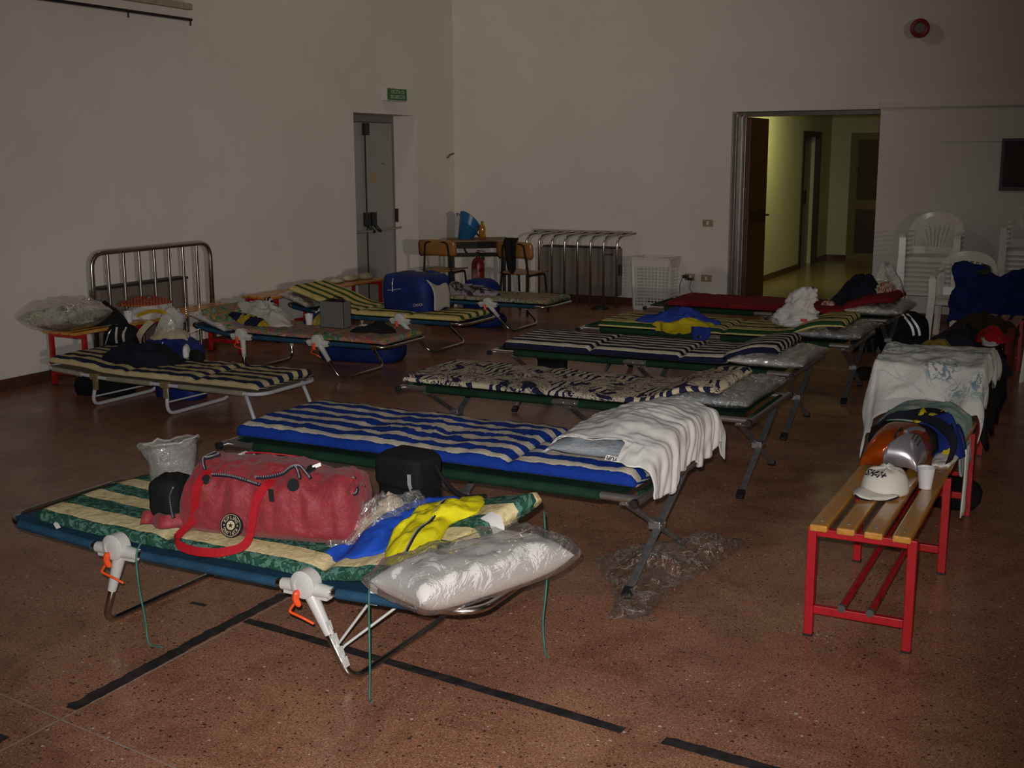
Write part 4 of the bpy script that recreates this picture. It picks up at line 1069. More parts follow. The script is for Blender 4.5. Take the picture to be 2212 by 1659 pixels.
M_mono = plain('white_chair_plastic', (0.76, 0.73, 0.66), 0.25, var=0.04, coat=0.2)
def monobloc(label, group):
    t = thing('plastic_chair', label, 'chair', (0, 0, 0), 0, group); kw = dict(world=False)
    mb = MB(); n = 12
    def S(i, j):
        a = -1+2*i/n; q = j/n; y = -0.20+0.40*q; w_ = 0.215-0.03*q
        z = 0.385 - 0.018*(1-a*a)*sin(pi*q) + (0.0 if q > 0.1 else -0.055*(1-q/0.1)) - 0.01*q
        return (a*w_, y, z)
    mb.grid(S, n, n); k = len(mb.v)
    o = link('seat', mb, M_mono, t, **kw); m = o.modifiers.new('s', 'SOLIDIFY'); m.thickness = 0.008; m.offset = -1
    def bk(x, z):   # y of the back surface
        q = (z-0.375)/0.38; return 0.19+0.09*q-0.03*(1-(x/0.25)**2)*0 + 0.03*(1-(x/0.24)**2)
    mb = MB()
    arch = []
    for k in range(25):
        a = pi*k/24; x = -0.235*cos(a)*(1.0 if sin(a) < 0.6 else 1.0); z = 0.57+0.185*sin(a)**0.8
        arch.append(Vector((x, bk(x, z), z)))
    arch = [Vector((-0.225, bk(-0.225, 0.38), 0.38)), Vector((-0.232, bk(-0.23, 0.48), 0.48))] + arch + [Vector((0.232, bk(0.23, 0.48), 0.48)), Vector((0.225, bk(0.225, 0.38), 0.38))]
    P = smooth_path(arch, 2)
    mb.ribbon(P, 0.055, [Vector((-(p.x)*2.2, 0, -(1 if p.z > 0.6 else 0.0)*1.0 + 0.0001)).normalized() if True else 0 for p in P], 0.014)
    mb.ribbon([(x, bk(x, 0.72), 0.715-1.2*x*x) for x in [(-0.19+0.38*k/12) for k in range(13)]], 0.05, (0, 0.2, 1), 0.012)
    link('back_rim', mb, M_mono, t, **kw)
    for k in range(7):
        u = (k-3)/3.0; mb = MB()
        pts = []
        for q in range(7):
            z = 0.44+0.25*q/6; x = u*(0.075+0.075*(q/6)**1.2); pts.append((x, bk(x, z), z))
        mb.ribbon(pts, 0.017, (1, 0, 0), 0.008); link('back_slat', mb, M_mono, t, smooth=False, **kw)
    mb = MB(); mb.ribbon([(x, bk(x, 0.43), 0.415) for x in (-0.2, -0.1, 0, 0.1, 0.2)], 0.075, (0, 0.15, 1), 0.008); link('back_base', mb, M_mono, t, smooth=False, **kw)
    for s_ in (-1, 1):
        P = smooth_path([(s_*0.225, 0.25, 0.60), (s_*0.246, 0.12, 0.60), (s_*0.250, -0.05, 0.595), (s_*0.248, -0.17, 0.585), (s_*0.243, -0.205, 0.55)], 5)
        mb = MB(); mb.ribbon(P, 0.05, (1, 0, 0), 0.012); link('armrest', mb, M_mono, t, smooth=False, **kw)
        mb = MB(); mb.ribbon([(s_*0.243, -0.205, 0.56), (s_*0.240, -0.215, 0.40), (s_*0.262, -0.24, 0.0)], 0.06, (1, 0.2, 0), 0.02)
        mb.ribbon([(s_*0.237, -0.19, 0.56), (s_*0.233, -0.20, 0.40), (s_*0.24, -0.22, 0.0)], 0.045, (0, 1, 0), 0.010); link('leg', mb, M_mono, t, smooth=False, **kw)
        mb = MB(); mb.ribbon([(s_*0.225, 0.24, 0.60), (s_*0.225, 0.22, 0.40), (s_*0.25, 0.29, 0.0)], 0.055, (1, 0, 0), 0.02)
        mb.ribbon([(s_*0.23, 0.215, 0.55), (s_*0.225, 0.20, 0.40), (s_*0.235, 0.27, 0.0)], 0.04, (0, 1, 0), 0.010); link('leg', mb, M_mono, t, smooth=False, **kw)
    return t
ch0 = monobloc('white plastic armchair, lowest of the stack right of the corridor', 'white plastic chairs stacked against the back wall')
ch0.location = (-1.58, 11.85, 0.0)
for k in range(1, 8):
    c = copy_tree(ch0); c.location = (-1.58, 11.85-0.006*k*0, 0.045*k)
    c['label'] = 'topmost white plastic armchair of the left stack' if k == 7 else '%s white plastic armchair from the bottom of the left stack' % ('second third fourth fifth sixth seventh'.split()[k-1])
for k in range(0, 10):
    c = copy_tree(ch0); c.location = (-0.70, 11.85, 0.045*k)
    c['label'] = 'topmost white plastic armchair of the stack at the right edge' if k == 9 else '%s white plastic armchair from the bottom of the stack at the right edge' % ('first second third fourth fifth sixth seventh eighth ninth'.split()[k])
c = copy_tree(ch0); c.location = (-1.20, 11.18, 0); c['label'] = 'single white plastic armchair with a blue garment hung over it'; c['group'] = 'single white plastic chairs'
c = copy_tree(ch0); c.location = (-0.28, 9.5, 0); c.rotation_euler = (0, 0, R(-100)); c['label'] = 'single white plastic armchair cut off by the right edge, beside the farthest bench'; c['group'] = 'single white plastic chairs'

M_ply = plain('plywood', (0.26, 0.115, 0.028), 0.35, var=0.15, scale=8); M_btube = plain('black_tube', (0.010, 0.009, 0.008), 0.6, spec=0.25)
def school_chair(label, loc, rz):
    t = thing('school_chair', label, 'chair', loc, rz, 'school chairs at the desk'); kw = dict(world=False)
    # faces +y locally, backrest towards -y
    mb = MB()
    mb.grid(lambda i, j: ((-1+i/4)*0.0+(-0.19+0.38*i/8), -0.17+0.36*j/8, 0.435-0.012*(1-((i-4)/4)**2)*1+0.004*j/8), 8, 8)
    o = link('seat', mb, M_ply, t, **kw); m = o.modifiers.new('s', 'SOLIDIFY'); m.thickness = 0.010
    mb = MB(); mb.grid(lambda i, j: ((-0.225+0.45*i/10)*(1-0.10*(1 if j in (0, 6) else 0)), -0.19-0.02*(j/6)+0.035*((i-5)/5)**2, 0.60+0.17*j/6-0.012*abs((i-5)/5)**3), 10, 6)
    o = link('backrest', mb, M_ply, t, **kw); m = o.modifiers.new('s', 'SOLIDIFY'); m.thickness = 0.010
    mb = MB(); mb.tube([(-0.185, -0.22, 0.0), (-0.165, -0.17, 0.42), (-0.13, -0.205, 0.745), (0.13, -0.205, 0.745), (0.165, -0.17, 0.42), (0.185, -0.22, 0.0)], 0.011, 8, fillet=0.05); link('back_frame', mb, M_btube, t, **kw)
    for s_ in (-1, 1):
        mb = MB(); mb.tube([(s_*0.165, -0.16, 0.415), (s_*0.165, 0.16, 0.415), (s_*0.18, 0.21, 0.0)], 0.011, 8, fillet=0.04); link('leg', mb, M_btube, t, **kw)
    return t
school_chair('school chair left of the desk, its plywood back to the camera', (-6.52, 11.12, 0), R(4))
school_chair('school chair right of the desk with a black jacket over its back', (-5.60, 11.2, 0), R(-6))
t = thing('school_desk', 'small school desk with wooden top in the corner of the hall', 'desk', (-6.50, 11.86, 0), R(35))
kw = dict(world=False)
mb = MB(); mb.box(-0.35, 0.35, -0.25, 0.25, 0.70, 0.72); link('desk_top', mb, plain('desk_laminate', (0.17, 0.095, 0.035), 0.6), t, smooth=False, bevel=0.004, **kw)
for sx in (-1, 1):
    for sy in (-1, 1):
        mb = MB(); mb.box(sx*0.32-0.018, sx*0.32+0.018, sy*0.22-0.018, sy*0.22+0.018, 0, 0.70); link('leg', mb, M_btube, t, smooth=False, **kw)
mb = MB(); mb.box(-0.31, 0.31, -0.23, -0.215, 0.63, 0.70); mb.box(-0.31, 0.31, 0.215, 0.23, 0.63, 0.70); link('apron', mb, M_btube, t, smooth=False, **kw)
mb = MB(); mb.box(-0.31, 0.31, -0.2, 0.2, 0.535, 0.545); mb.box(-0.31, 0.31, -0.215, -0.20, 0.535, 0.575); link('book_shelf', mb, M_btube, t, smooth=False, **kw)

# bucket, bottle on the desk
M_bk = plain('blue_bucket_plastic', (0.018, 0.12, 0.30), 0.35, var=0.06)
t = thing('bucket', 'blue plastic tub with slanting rim on the school desk', 'bucket', (-6.62, 11.77, 0.72))
mb = MB(); seg = 28; vs = []; fs = []
rows = [(0.0, 0.0, 0), (0.078, 0.0, 0), (0.088, 0.012, 0), (0.135, 1, 1), (0.128, 0.99, 1), (0.08, 0.02, 0), (0.0, 0.02, 0)]
for r, z, top in rows:
    for k in range(seg):
        a = 2*pi*k/seg; x = r*cos(a); y = r*sin(a)
        zz = z if not top else 0.215 - 0.75*x*z + (0.0)
        vs.append((-6.62+x+(zz*0.28 if top else 0), 11.77+y, 0.72+zz))
for i in range(len(rows)-1):
    for k in range(seg): l = (k+1) % seg; fs.append((i*seg+k, i*seg+l, (i+1)*seg+l, (i+1)*seg+k))
mb.add(vs, fs); link('tub', mb, M_bk, t)
mb = MB(); mb.tube([(-6.70, 11.74, 0.98), (-6.715, 11.73, 1.005), (-6.69, 11.72, 1.01), (-6.66, 11.73, 0.985)], 0.006, fillet=0.01); link('handle', mb, M_bk, t)
t = thing('bottle', 'amber bottle with yellow shoulder beside the blue tub on the desk', 'bottle', (-6.42, 11.80, 0.72))
mb = MB(); mb.lathe([(0.034, 0), (0.038, 0.01), (0.038, 0.12), (0.033, 0.15), (0.018, 0.175), (0.014, 0.18)], (-6.42, 11.80, 0.72), seg=20); mg, nt, b = newmat('amber'); b.inputs['Base Color'].default_value = (0.34, 0.12, 0.01, 1); b.inputs['Roughness'].default_value = 0.12
link('bottle_body', mb, mg, t)
mb = MB(); mb.lathe([(0.016, 0.178), (0.017, 0.19), (0.017, 0.20), (0, 0.202)], (-6.42, 11.80, 0.72), seg=16); link('cap', mb, plain('olive_cap', (0.10, 0.07, 0.015), 0.4), t)
mb = MB(); mb.tube([(-6.385, 11.78, 0.75), (-6.37, 11.78, 0.82), (-6.385, 11.78, 0.88), (-6.41, 11.79, 0.91)], 0.007, fillet=0.03); link('handle', mb, plain('yellow_grip', (0.42, 0.33, 0.03), 0.4), t)

# fire extinguisher
t = thing('fire_extinguisher', 'red fire extinguisher with looped black hose by the left wall', 'extinguisher', (-6.60, 12.20, 0.0))
E0 = Vector((-6.70, 12.20, 0.10))
mb = MB(); mb.lathe([(0.0, 0), (0.07, 0.0), (0.078, 0.015), (0.078, 0.30), (0.06, 0.35), (0.025, 0.375), (0.025, 0.40)], E0, seg=24); link('cylinder', mb, plain('extinguisher_red', (0.20, 0.012, 0.012), 0.35), t)
mb = MB(); mb.box(E0.x-0.02, E0.x+0.02, E0.y-0.02, E0.y+0.02, E0.z+0.395, E0.z+0.44); mb.beam(E0+Vector((-0.01, 0, 0.43)), E0+Vector((0.09, -0.02, 0.40)), 0.02, 0.008); mb.beam(E0+Vector((-0.01, 0, 0.455)), E0+Vector((0.10, -0.02, 0.45)), 0.02, 0.008); link('valve', mb, M_red, t, smooth=False)
mb = MB(); mb.tube(smooth_path([E0+Vector(q) for q in ((-0.02, 0, 0.42), (-0.12, -0.01, 0.40), (-0.175, -0.02, 0.50), (-0.13, -0.02, 0.62), (-0.03, -0.02, 0.66), (0.05, -0.02, 0.60), (0.085, -0.03, 0.50))], 6), 0.012, 10); link('hose', mb, M_rubber, t)
mb = MB(); mb.box(E0.x-0.03, E0.x+0.03, E0.y-0.082, E0.y-0.074, E0.z+0.12, E0.z+0.24); link('instruction_label', mb, plain('dull_label', (0.25, 0.14, 0.12), 0.5), t, smooth=False)
mb = MB(); mb.box(E0.x-0.02, E0.x+0.02, E0.y+0.02, YB, E0.z+0.33, E0.z+0.37); link('wall_bracket', mb, M_black, t, smooth=False)
mb = MB(); mb.lathe([(0.075, 0), (0.075, 0.10), (0.06, 0.10), (0.06, 0.0)], (E0.x, E0.y, 0), seg=18, cap=False); link('foot_ring', mb, M_black, t)

# convectors and their tubular guards
M_conv = plain('convector_paint', (0.17, 0.145, 0.125), 0.5, var=0.06); M_convdark = plain('convector_slot', (0.02, 0.018, 0.016), 0.6)
t = thing('convector', 'brown grey convector heater on the back wall behind the tube guard', 'heater', (-5.37, YB-0.1, 0))
mb = MB(); mb.box(-5.86, -4.93, YB-0.18, YB, 0.10, 0.63); link('casing', mb, M_conv, t, smooth=False, bevel=0.008)
mb = MB(); mb.box(-5.84, -4.95, YB-0.17, YB, 0.63, 0.645); link('outlet_grille', mb, M_convdark, t, smooth=False)
mb = MB(); mb.box(-5.07, -4.97, YB-0.184, YB-0.18, 0.56, 0.575); link('type_plate', mb, M_convdark, t, smooth=False)
mb = MB(); mb.box(-4.93, -4.905, YB-0.12, YB-0.06, 0.33, 0.45); link('valve', mb, M_black, t, smooth=False, bevel=0.004)
t = thing('tube_guard', 'tubular steel guard with bars bent back to the rear wall over the convector', 'guard', (-5.42, 12.1, 0), 0, 'steel tube guards')
mb = MB(); mb.tube([(-6.0, YB-0.05, 0.80), (-4.80, YB-0.05, 0.80)], 0.021, 12); link('top_rail', mb, M_chrome, t)
for k in range(8):
    x = -5.97 + 0.157*k; mb = MB(); mb.tube([(x, 12.02, 0.0), (x, 12.02, 0.77), (x+0.12, YB-0.06, 0.80)], 0.0135, 10, fillet=0.10, fn=6); link('guard_bar', mb, M_chrome, t, auto=0)
t = thing('convector', 'brown convector heater on the left wall behind the arched guard', 'heater', (XL+0.06, 7.1, 0))
mb = MB(); mb.box(XL, XL+0.11, 6.62, 7.60, 0.10, 0.64); link('casing', mb, M_conv, t, smooth=False, bevel=0.008)
mb = MB(); mb.box(XL, XL+0.12, 6.64, 7.60, 0.64, 0.66); link('outlet_grille', mb, M_convdark, t, smooth=False)
t = thing('tube_guard', 'arched steel tube guard standing against the left wall', 'guard', (-6.91, 7.15, 0), 0, 'steel tube guards')
GX = -6.905
mb = MB(); mb.tube([(GX, 6.50, 0.0), (GX, 6.50, 0.935), (GX, 7.82, 0.935), (GX, 7.82, 0.0)], 0.021, 12, fillet=0.13, fn=7); link('outer_arch', mb, M_chrome, t, auto=0)
for k in range(7):
    y = 6.50 + 1.32*(k+1)/8; mb = MB(); mb.tube([(GX, y, 0.0), (GX, y, 0.925)], 0.0135, 10); link('guard_bar', mb, M_chrome, t)
mb = MB(); mb.lathe([(0.0, 0), (0.10, 0), (0.10, 0.012), (0.06, 0.03), (0.0, 0.035)], (-4.99, 11.84, 0), seg=24); tag(link('floor_weight', mb, M_rubber), 'flat black round weight on the floor before the back wall guard', 'weight')

# laundry hamper with lattice sides
t = thing('laundry_hamper', 'white plastic lattice hamper beside the back wall guard', 'hamper', (-4.44, 12.12, 0))
def lattice(ax0, ay0, ax1, ay1, nc, nr, mb):
    a = Vector((ax0, ay0, 0)); b_ = Vector((ax1, ay1, 0))
    for k in range(nc+1):
        p = a.lerp(b_, k/nc); tap = 0.05
        q = p + (Vector((-4.44, 12.12, 0))-p)*0.09
        mb.beam(q+Vector((0, 0, 0.02)), p+Vector((0, 0, 0.47)), 0.009, 0.006)
    for k in range(nr+1):
        z = 0.04+0.42*k/nr; s_ = 0.09*(1-z/0.47)
        c_ = Vector((-4.44, 12.12, 0)); mb.beam(a.lerp(c_, s_)+Vector((0, 0, z)), b_.lerp(c_, s_)+Vector((0, 0, z)), 0.005, 0.010)
hx0, hx1, hy0, hy1 = -4.66, -4.24, 11.95, 12.29
for side, (p0, p1) in enumerate((((hx0, hy0), (hx1, hy0)), ((hx1, hy0), (hx1, hy1)), ((hx1, hy1), (hx0, hy1)), ((hx0, hy1), (hx0, hy0)))):
    mb = MB(); lattice(*p0, *p1, 10 if side % 2 == 0 else 8, 12, mb); link('lattice_panel', mb, M_white, t, smooth=False)
mb = MB(); c_ = (-4.44, 12.12)
def rr(s_): return [(hx0+0.02*s_, hy0+0.02*s_), (hx1-0.02*s_, hy0+0.02*s_), (hx1-0.02*s_, hy1-0.02*s_), (hx0+0.02*s_, hy1-0.02*s_)]
R0 = rr(0)
for i in range(4):
    a = Vector((*R0[i], 0.515)); b_ = Vector((*R0[(i+1) % 4], 0.515)); mb.beam(a, b_, 0.014, 0.09)
    a.z = b_.z = 0.56; mb.beam(a, b_, 0.035, 0.012)
    q0 = Vector((*R0[i], 0)).lerp(Vector((*c_, 0)), 0.09); q1 = Vector((*R0[(i+1) % 4], 0)).lerp(Vector((*c_, 0)), 0.09)
    q0.z = q1.z = 0.02; mb.beam(q0, q1, 0.02, 0.04)
    mb.beam(q0, Vector((*R0[i], 0.5)), 0.028, 0.028)
link('rim_and_base', mb, M_white, t, smooth=False)

# ------------------------------------------------------------------ support finder: rest cloth on what is below it
from mathutils.bvhtree import BVHTree
def support(objs, default=0.0):
    trees = []
    for o in objs:
        o0 = wloc(o); me = o.data
        trees.append(BVHTree.FromPolygons([v.co + o0 for v in me.vertices], [tuple(p.vertices) for p in me.polygons]))
    def f(x, y):
        z = default
        for t_ in trees:
            h = t_.ray_cast(Vector((x, y, 3.0)), Vector((0, 0, -1)))
            if h[0] is not None: z = max(z, h[0].z)
        return z
    return f
def cush(m): return [c for c in m.children if c.name.startswith('cushion')][0]
def body(m): return [c for c in m.children if c.name.startswith('pillow_body')][0]
S1 = support([cush(m1)], 0.31); S2 = support([cush(m2)], 0.40); SW = support([cush(m7)], 0.21); S8 = support([cush(m8)], 0.28); S9 = support([cush(m9)], 0.27)
S10 = support([cush(m10)], 0.26); S5 = support([cush(m5)], 0.40); S6 = support([cush(m6)], 0.40)

M_blue = fabric('tracksuit_blue', (0.012, 0.065, 0.42), 0.12, 0.7, fold=14)
M_yel = fabric('tracksuit_yellow', (0.62, 0.55, 0.008), 0.10, 0.7, fold=14)
M_navy = fabric('navy_cloth', (0.009, 0.010, 0.020), 0.3, 0.9)
M_blk = fabric('black_cloth', (0.007, 0.007, 0.008), 0.3, 0.8)
M_roy = fabric('royal_blue_nylon', (0.010, 0.022, 0.13), 0.25, 0.55)
M_wcl = fabric('white_cloth', (0.60, 0.585, 0.57), 0.05, 0.9, bmp=0.4)
M_beige = fabric('beige_cloth', (0.40, 0.34, 0.25), 0.12)
M_zip = plain('zip_metal', (0.45, 0.45, 0.47), 0.35, 0.6); M_zipt = fabric('zip_tape', (0.012, 0.012, 0.022), 0.1)
def zipper(parent, pts, r=0.0035, w_=0.012, side=None, world=True):
    P = smooth_path(pts, 6); mb = MB(); mb.tube(P, r*1.8, 6); z = link('zip_tape', mb, M_zipt, parent, world=world)
    mb = MB(); L_ = 0
    for i in range(len(P)-1):
        d = P[i+1]-P[i]; n_ = max(1, int(d.length/0.0055))
        for k in range(n_):
            p = P[i]+d*(k/n_)+Vector((0, -0.0035, 0.0035)); mb.box(p.x-0.0017, p.x+0.0017, p.y-0.002, p.y+0.002, p.z-0.0035, p.z+0.0035)
    link('zip_teeth', mb, M_zip, z, smooth=False, world=world); return z

# ------------------------------------------------------------------ the red holdall
M_bag, nt, b = newmat('red_crinkled_nylon'); v = coords(nt)
f = noise_(nt, v, 3.2, 4, 0.6); f2 = noise_(nt, v, 45, 4, 0.7, 0.8)
c = ramp(nt, f, [(0.35, (0.20, 0.008, 0.015)), (0.6, (0.25, 0.020, 0.028))]); c = mix(nt, 1.0, c, ramp(nt, f2, [(0.3, (0.72, 0.68, 0.7)), (0.65, (1.08, 1.1, 1.1))]), 'MULTIPLY')
nt.links.new(c, b.inputs['Base Color']); b.inputs['Roughness'].default_value = 0.62; b.inputs['Sheen Weight'].default_value = 0.12
bump(nt, b, math_(nt, 'ADD', f2, noise_(nt, v, 14, 4, 0.6, 1.0)), 0.55, 0.008)
M_strap = fabric('red_webbing', (0.36, 0.008, 0.016), 0.1, 0.7, fold=60)
BL_ = 0.69
bag = thing('red_holdall', 'red crinkled holdall with round black badge on the nearest bed', 'bag', (-2.875, 3.08, 0.365), R(9))
def bsec(u, a, off=0.0):
    # half depth, height, centre y along the bag
    d = 0.135 + 0.012*sin(u*5.0) - 0.03*max(0, (u-0.8)/0.2); h = 0.242 + 0.012*sin(pi*min(1, u*1.15)) + 0.012*max(0, (0.25-u)/0.25) - 0.02*math.exp(-((u-0.80)/0.05)**2)
    e = min(u/0.045, (1-u)/0.08); k = sqrt(max(0.0, 1-(1-min(1, e))**2)); k = 0.40+0.60*k if u not in (0, 1) else 0.36
    n_ = 3.8; se = lambda v_: math.copysign(abs(v_)**(2/n_), v_)
    y = -(d*k+off)*se(cos(a)); z = (h*k)*0.5*(1+se(sin(a))) + off*max(0, sin(a))
    if sin(a) > 0: y = y*(1-0.40*max(0, sin(a))**2)  # ridge shape: narrower on top
    wr = 0.010*fbm(u*9, a*1.7, 2.0, 4) + 0.007*ridge(u*14, a*2.2+u*4, 5.0) + 0.008*ridge(u*5+a*0.6, a*1.1, 9.0)
    wr *= 0.3 if sin(a) < -0.6 else 1
    y -= wr*cos(a); z += wr*max(0, sin(a))
    return Vector((u*BL_ + 0.075*min(1, z/0.24)*max(0, 1-u*1.6)**1.3, y, max(0.0, z)))
rings = []; nu = 54; na = 56
for i in range(nu+1): rings.append([bsec(i/nu, 2*pi*k/na) for k in range(na)])
rings[0] = [Vector((0.0, p.y*0.8, p.z*0.8+0.01)) for p in rings[0]]
link('bag_body', loft_mb(rings), M_bag, bag, world=False, auto=0)
def bp_(u, deg, off=0.004): return bsec(u, R(deg), off)
zipper(bag, [bp_(u, d_, 0.005) for u, d_ in ((0.20, 34), (0.28, 34), (0.36, 32), (0.44, 28), (0.54, 22))], world=False)
zipper(bag, [bp_(u, d_, 0.006) for u, d_ in ((0.50, 33), (0.56, 38), (0.62, 50), (0.66, 62), (0.70, 66), (0.74, 58), (0.77, 52))], world=False)
zipper(bag, [bp_(u, d_, 0.006) for u, d_ in ((0.68, 64), (0.71, 52), (0.735, 40))], world=False)
zipper(bag, [bp_(u, d_, 0.006) for u, d_ in ((0.10, 88), (0.085, 75), (0.08, 62), (0.10, 50), (0.13, 42))], world=False)
zipper(bag, [bp_(u, d_, 0.006) for u, d_ in ((0.08, 66), (0.12, 72), (0.15, 84))], world=False)
zipper(bag, [(0.03, -0.13, 0.165), (0.015, -0.13, 0.13), (0.02, -0.135, 0.09), (0.03, -0.14, 0.06)], world=False)
# left end pocket with black pouch
mb = blob_mb((-0.028, -0.06, 0.035), 0.062, 0.075, 0.078, 4, 0.05, flat=False, expo=3.4); link('black_pouch', mb, M_blk, bag, world=False, auto=0)
mb = MB(); mb.grid(lambda i, j: Vector((-0.10+0.16*i/10, -0.155+0.02*sin(i*0.8), 0.030+0.028*sin(j/6*pi)+0.02*j/6)) + Vector((0, 0.05*j/6, 0)), 10, 6)
o = link('end_flap', mb, M_bag, bag, world=False); o.modifiers.new('s', 'SOLIDIFY').thickness = 0.004
zipper(bag, [(-0.10, -0.105, 0.052), (-0.06, -0.115, 0.055), (-0.02, -0.12, 0.065), (0.02, -0.13, 0.058)], world=False)
# right end mouth
P = smooth_path([(0.60, -0.045, 0.222), (0.615, -0.05, 0.195), (0.64, -0.045, 0.19), (0.66, -0.02, 0.225), (0.685, -0.05, 0.185), (0.655, -0.06, 0.18), (0.64, -0.05, 0.195)], 5)
zipper(bag, P[::5], world=False)
mb = MB(); mb.grid(lambda i, j: Vector((0.615+0.075*i/10, -0.075+0.10*j/8-0.02*i/10, 0.188+0.045*(1-abs(j/4-1))*(1-0.25*i/10)+0.012*fbm(i*0.5, j*0.5, 2))), 10, 8)
o = link('end_flap', mb, M_bag, bag, world=False); o.modifiers.new('s', 'SOLIDIFY').thickness = 0.005
# handles
h0 = bp_(0.155, 40, 0.004); h1 = bp_(0.145, 12, 0.004)
pts = [h0, h1, bp_(0.14, -12, 0.006), Vector((0.075, -0.175, 0.022)), Vector((0.085, -0.218, 0.008)), Vector((0.14, -0.238, -0.006)), Vector((0.22, -0.245, -0.008)), Vector((0.29, -0.232, -0.002)), Vector((0.345, -0.19, 0.025)), bp_(0.52, 2, 0.010), bp_(0.56, 18, 0.006), bp_(0.585, 34, 0.004)]
sides = [Vector((1, 0, 0))]*3 + [Vector((0.9, 0.3, 0.3)), Vector((0.5, 0.5, 0.75)), Vector((0.1, 0.35, 1)), Vector((0, 0.35, 1)), Vector((-0.1, 0.4, 1)), Vector((0.5, 0.1, -0.9))*-1, Vector((0.9, 0.05, -0.45))*-1*-1, Vector((0.95, 0, -0.3)), Vector((0.97, 0, -0.25))]
sides[7] = Vector((0.45, -0.35, -0.8)); sides[6] = Vector((0.05, -0.35, -1)); sides[5] = Vector((-0.1, -0.35, -1)); sides[4] = Vector((0.35, -0.45, -0.75)); sides[3] = Vector((0.8, -0.3, -0.3)); sides[8] = Vector((0.75, -0.15, -0.6)); sides[9] = Vector((0.9, 0, -0.42))
PP = smooth_path(pts, 6); SS = smooth_path(sides, 6)
mb = MB(); mb.ribbon(PP, 0.030, SS, 0.004); link('handle', mb, M_strap, bag, world=False)
mb = MB(); mb.ribbon(smooth_path([bp_(0.30, 130, 0.004), (0.22, 0.04, 0.262), (0.30, 0.02, 0.275), (0.40, 0.03, 0.27), bp_(0.60, 120, 0.004)], 6), 0.028, (0, 1, -0.3), 0.004); link('handle', mb, M_strap, bag, world=False)
mb = MB(); mb.ribbon([(0.17, 0.05, 0.248), (0.20, 0.045, 0.262), (0.235, 0.05, 0.252)], 0.04, (0, 1, 0), 0.003); link('white_tab', mb, M_label, bag, world=False)
mb = MB(); mb.lathe([(0.014, 0), (0.017, 0.003), (0.014, 0.006), (0, 0.006)], bp_(0.185, 24, 0.006), (0, -1, 0.4), 16); link('zip_pull', mb, M_black, bag, world=False)
q_ = bp_(0.75, 72, 0.010); mb = MB(); mb.lathe([(0.012, 0), (0.017, 0.003), (0.015, 0.007), (0.006, 0.007), (0.005, 0.010), (0, 0.010)], q_, (0, -0.6, 0.8), 18); link('zip_pull', mb, M_black, bag, world=False)
mb = MB(); mb.ribbon([q_+Vector((0.005, 0.0, 0.008)), q_+Vector((0.03, 0.012, 0.018))], 0.012, (0.3, 0, -1), 0.004); link('zip_slider', mb, M_zip, bag, world=False)
mb = MB(); mb.lathe([(0.0, 0.003), (0.022, 0.003), (0.022, 0.0)], bp_(0.71, 28, 0.002), (0, -1, 0.35), 18); link('leather_patch', mb, M_black, bag, world=False)
mb = MB(); mb.ribbon([bp_(0.60, 18, 0.006), bp_(0.61, 4, 0.006)], 0.018, (1, 0, 0), 0.003); link('leather_patch', mb, M_black, bag, world=False)
# badge
bc = bp_(0.385, -14, 0.006); bn = Vector((-0.02, -1.0, 0.30)).normalized()
bx = Vector((1, 0, 0)); BM = frame(bc + Vector((0, -0.012, 0.0)), (1, 0, 0.02), bn)
M_cream = plain('badge_cream', (0.50, 0.40, 0.26), 0.5, var=0.05)
def flat(parts_mb, z): parts_mb.xform(BM @ Matrix.Translation((0, 0, z))); return parts_mb
mb = MB(); mb.lathe([(0.0, -0.012), (0.040, -0.012), (0.0415, 0.0), (0.0405, 0.0025), (0.0, 0.0025)], seg=40); bd = link('badge', flat(mb, 0), M_black, bag, world=False)
mb = MB(); mb.lathe([(0.0355, 0), (0.0372, 0), (0.0372, 0.0006), (0.0355, 0.0006), (0.0355, 0)], seg=48, cap=False); link('badge_ring', flat(mb, 0.0026), M_cream, bd, world=False)
mb = MB(); mb.lathe([(0.0, 0.0007), (0.0155, 0.0007), (0.0155, 0)], seg=32); link('badge_centre', flat(mb, 0.0026), M_cream, bd, world=False)
def star(r, c=(0, 0), rot=pi/2):
    vs = [(c[0], c[1], 0)]; 
    for k in range(10): a = rot + k*pi/5; q = r if k % 2 == 0 else r*0.4; vs.append((c[0]+q*cos(a), c[1]+q*sin(a), 0))
    return vs, [(0, 1+k, 1+(k+1) % 10) for k in range(10)]
mb = MB(); mb.add(*star(0.0105)); link('badge_star', flat(mb, 0.0036), M_black, bd, world=False, smooth=False)
mb = MB()
for s_ in (-1, 1): mb.add(*star(0.0042, (s_*0.0255, 0)))
link('badge_star', flat(mb, 0.0032), M_cream, bd, world=False, smooth=False)
mb = MB()
for half in (0, 1):
    for i, chh in enumerate('KIPLING'):
        pos = [-58, -40, -24, -2, 18, 36, 60][i]
        a = R(-pos + half*180)
        g = text_mb(chh, 0.0165, 0.0001, bold=0.0002)
        g.xform(Matrix.Rotation(a, 4, 'Z') @ Matrix.Translation((0, 0.0258, 0)) @ Matrix.Scale(0.85, 4, (1, 0, 0)))
        mb.add(g.v, g.f)
link('badge_lettering', flat(mb, 0.0032), M_cream, bd, world=False, smooth=False)

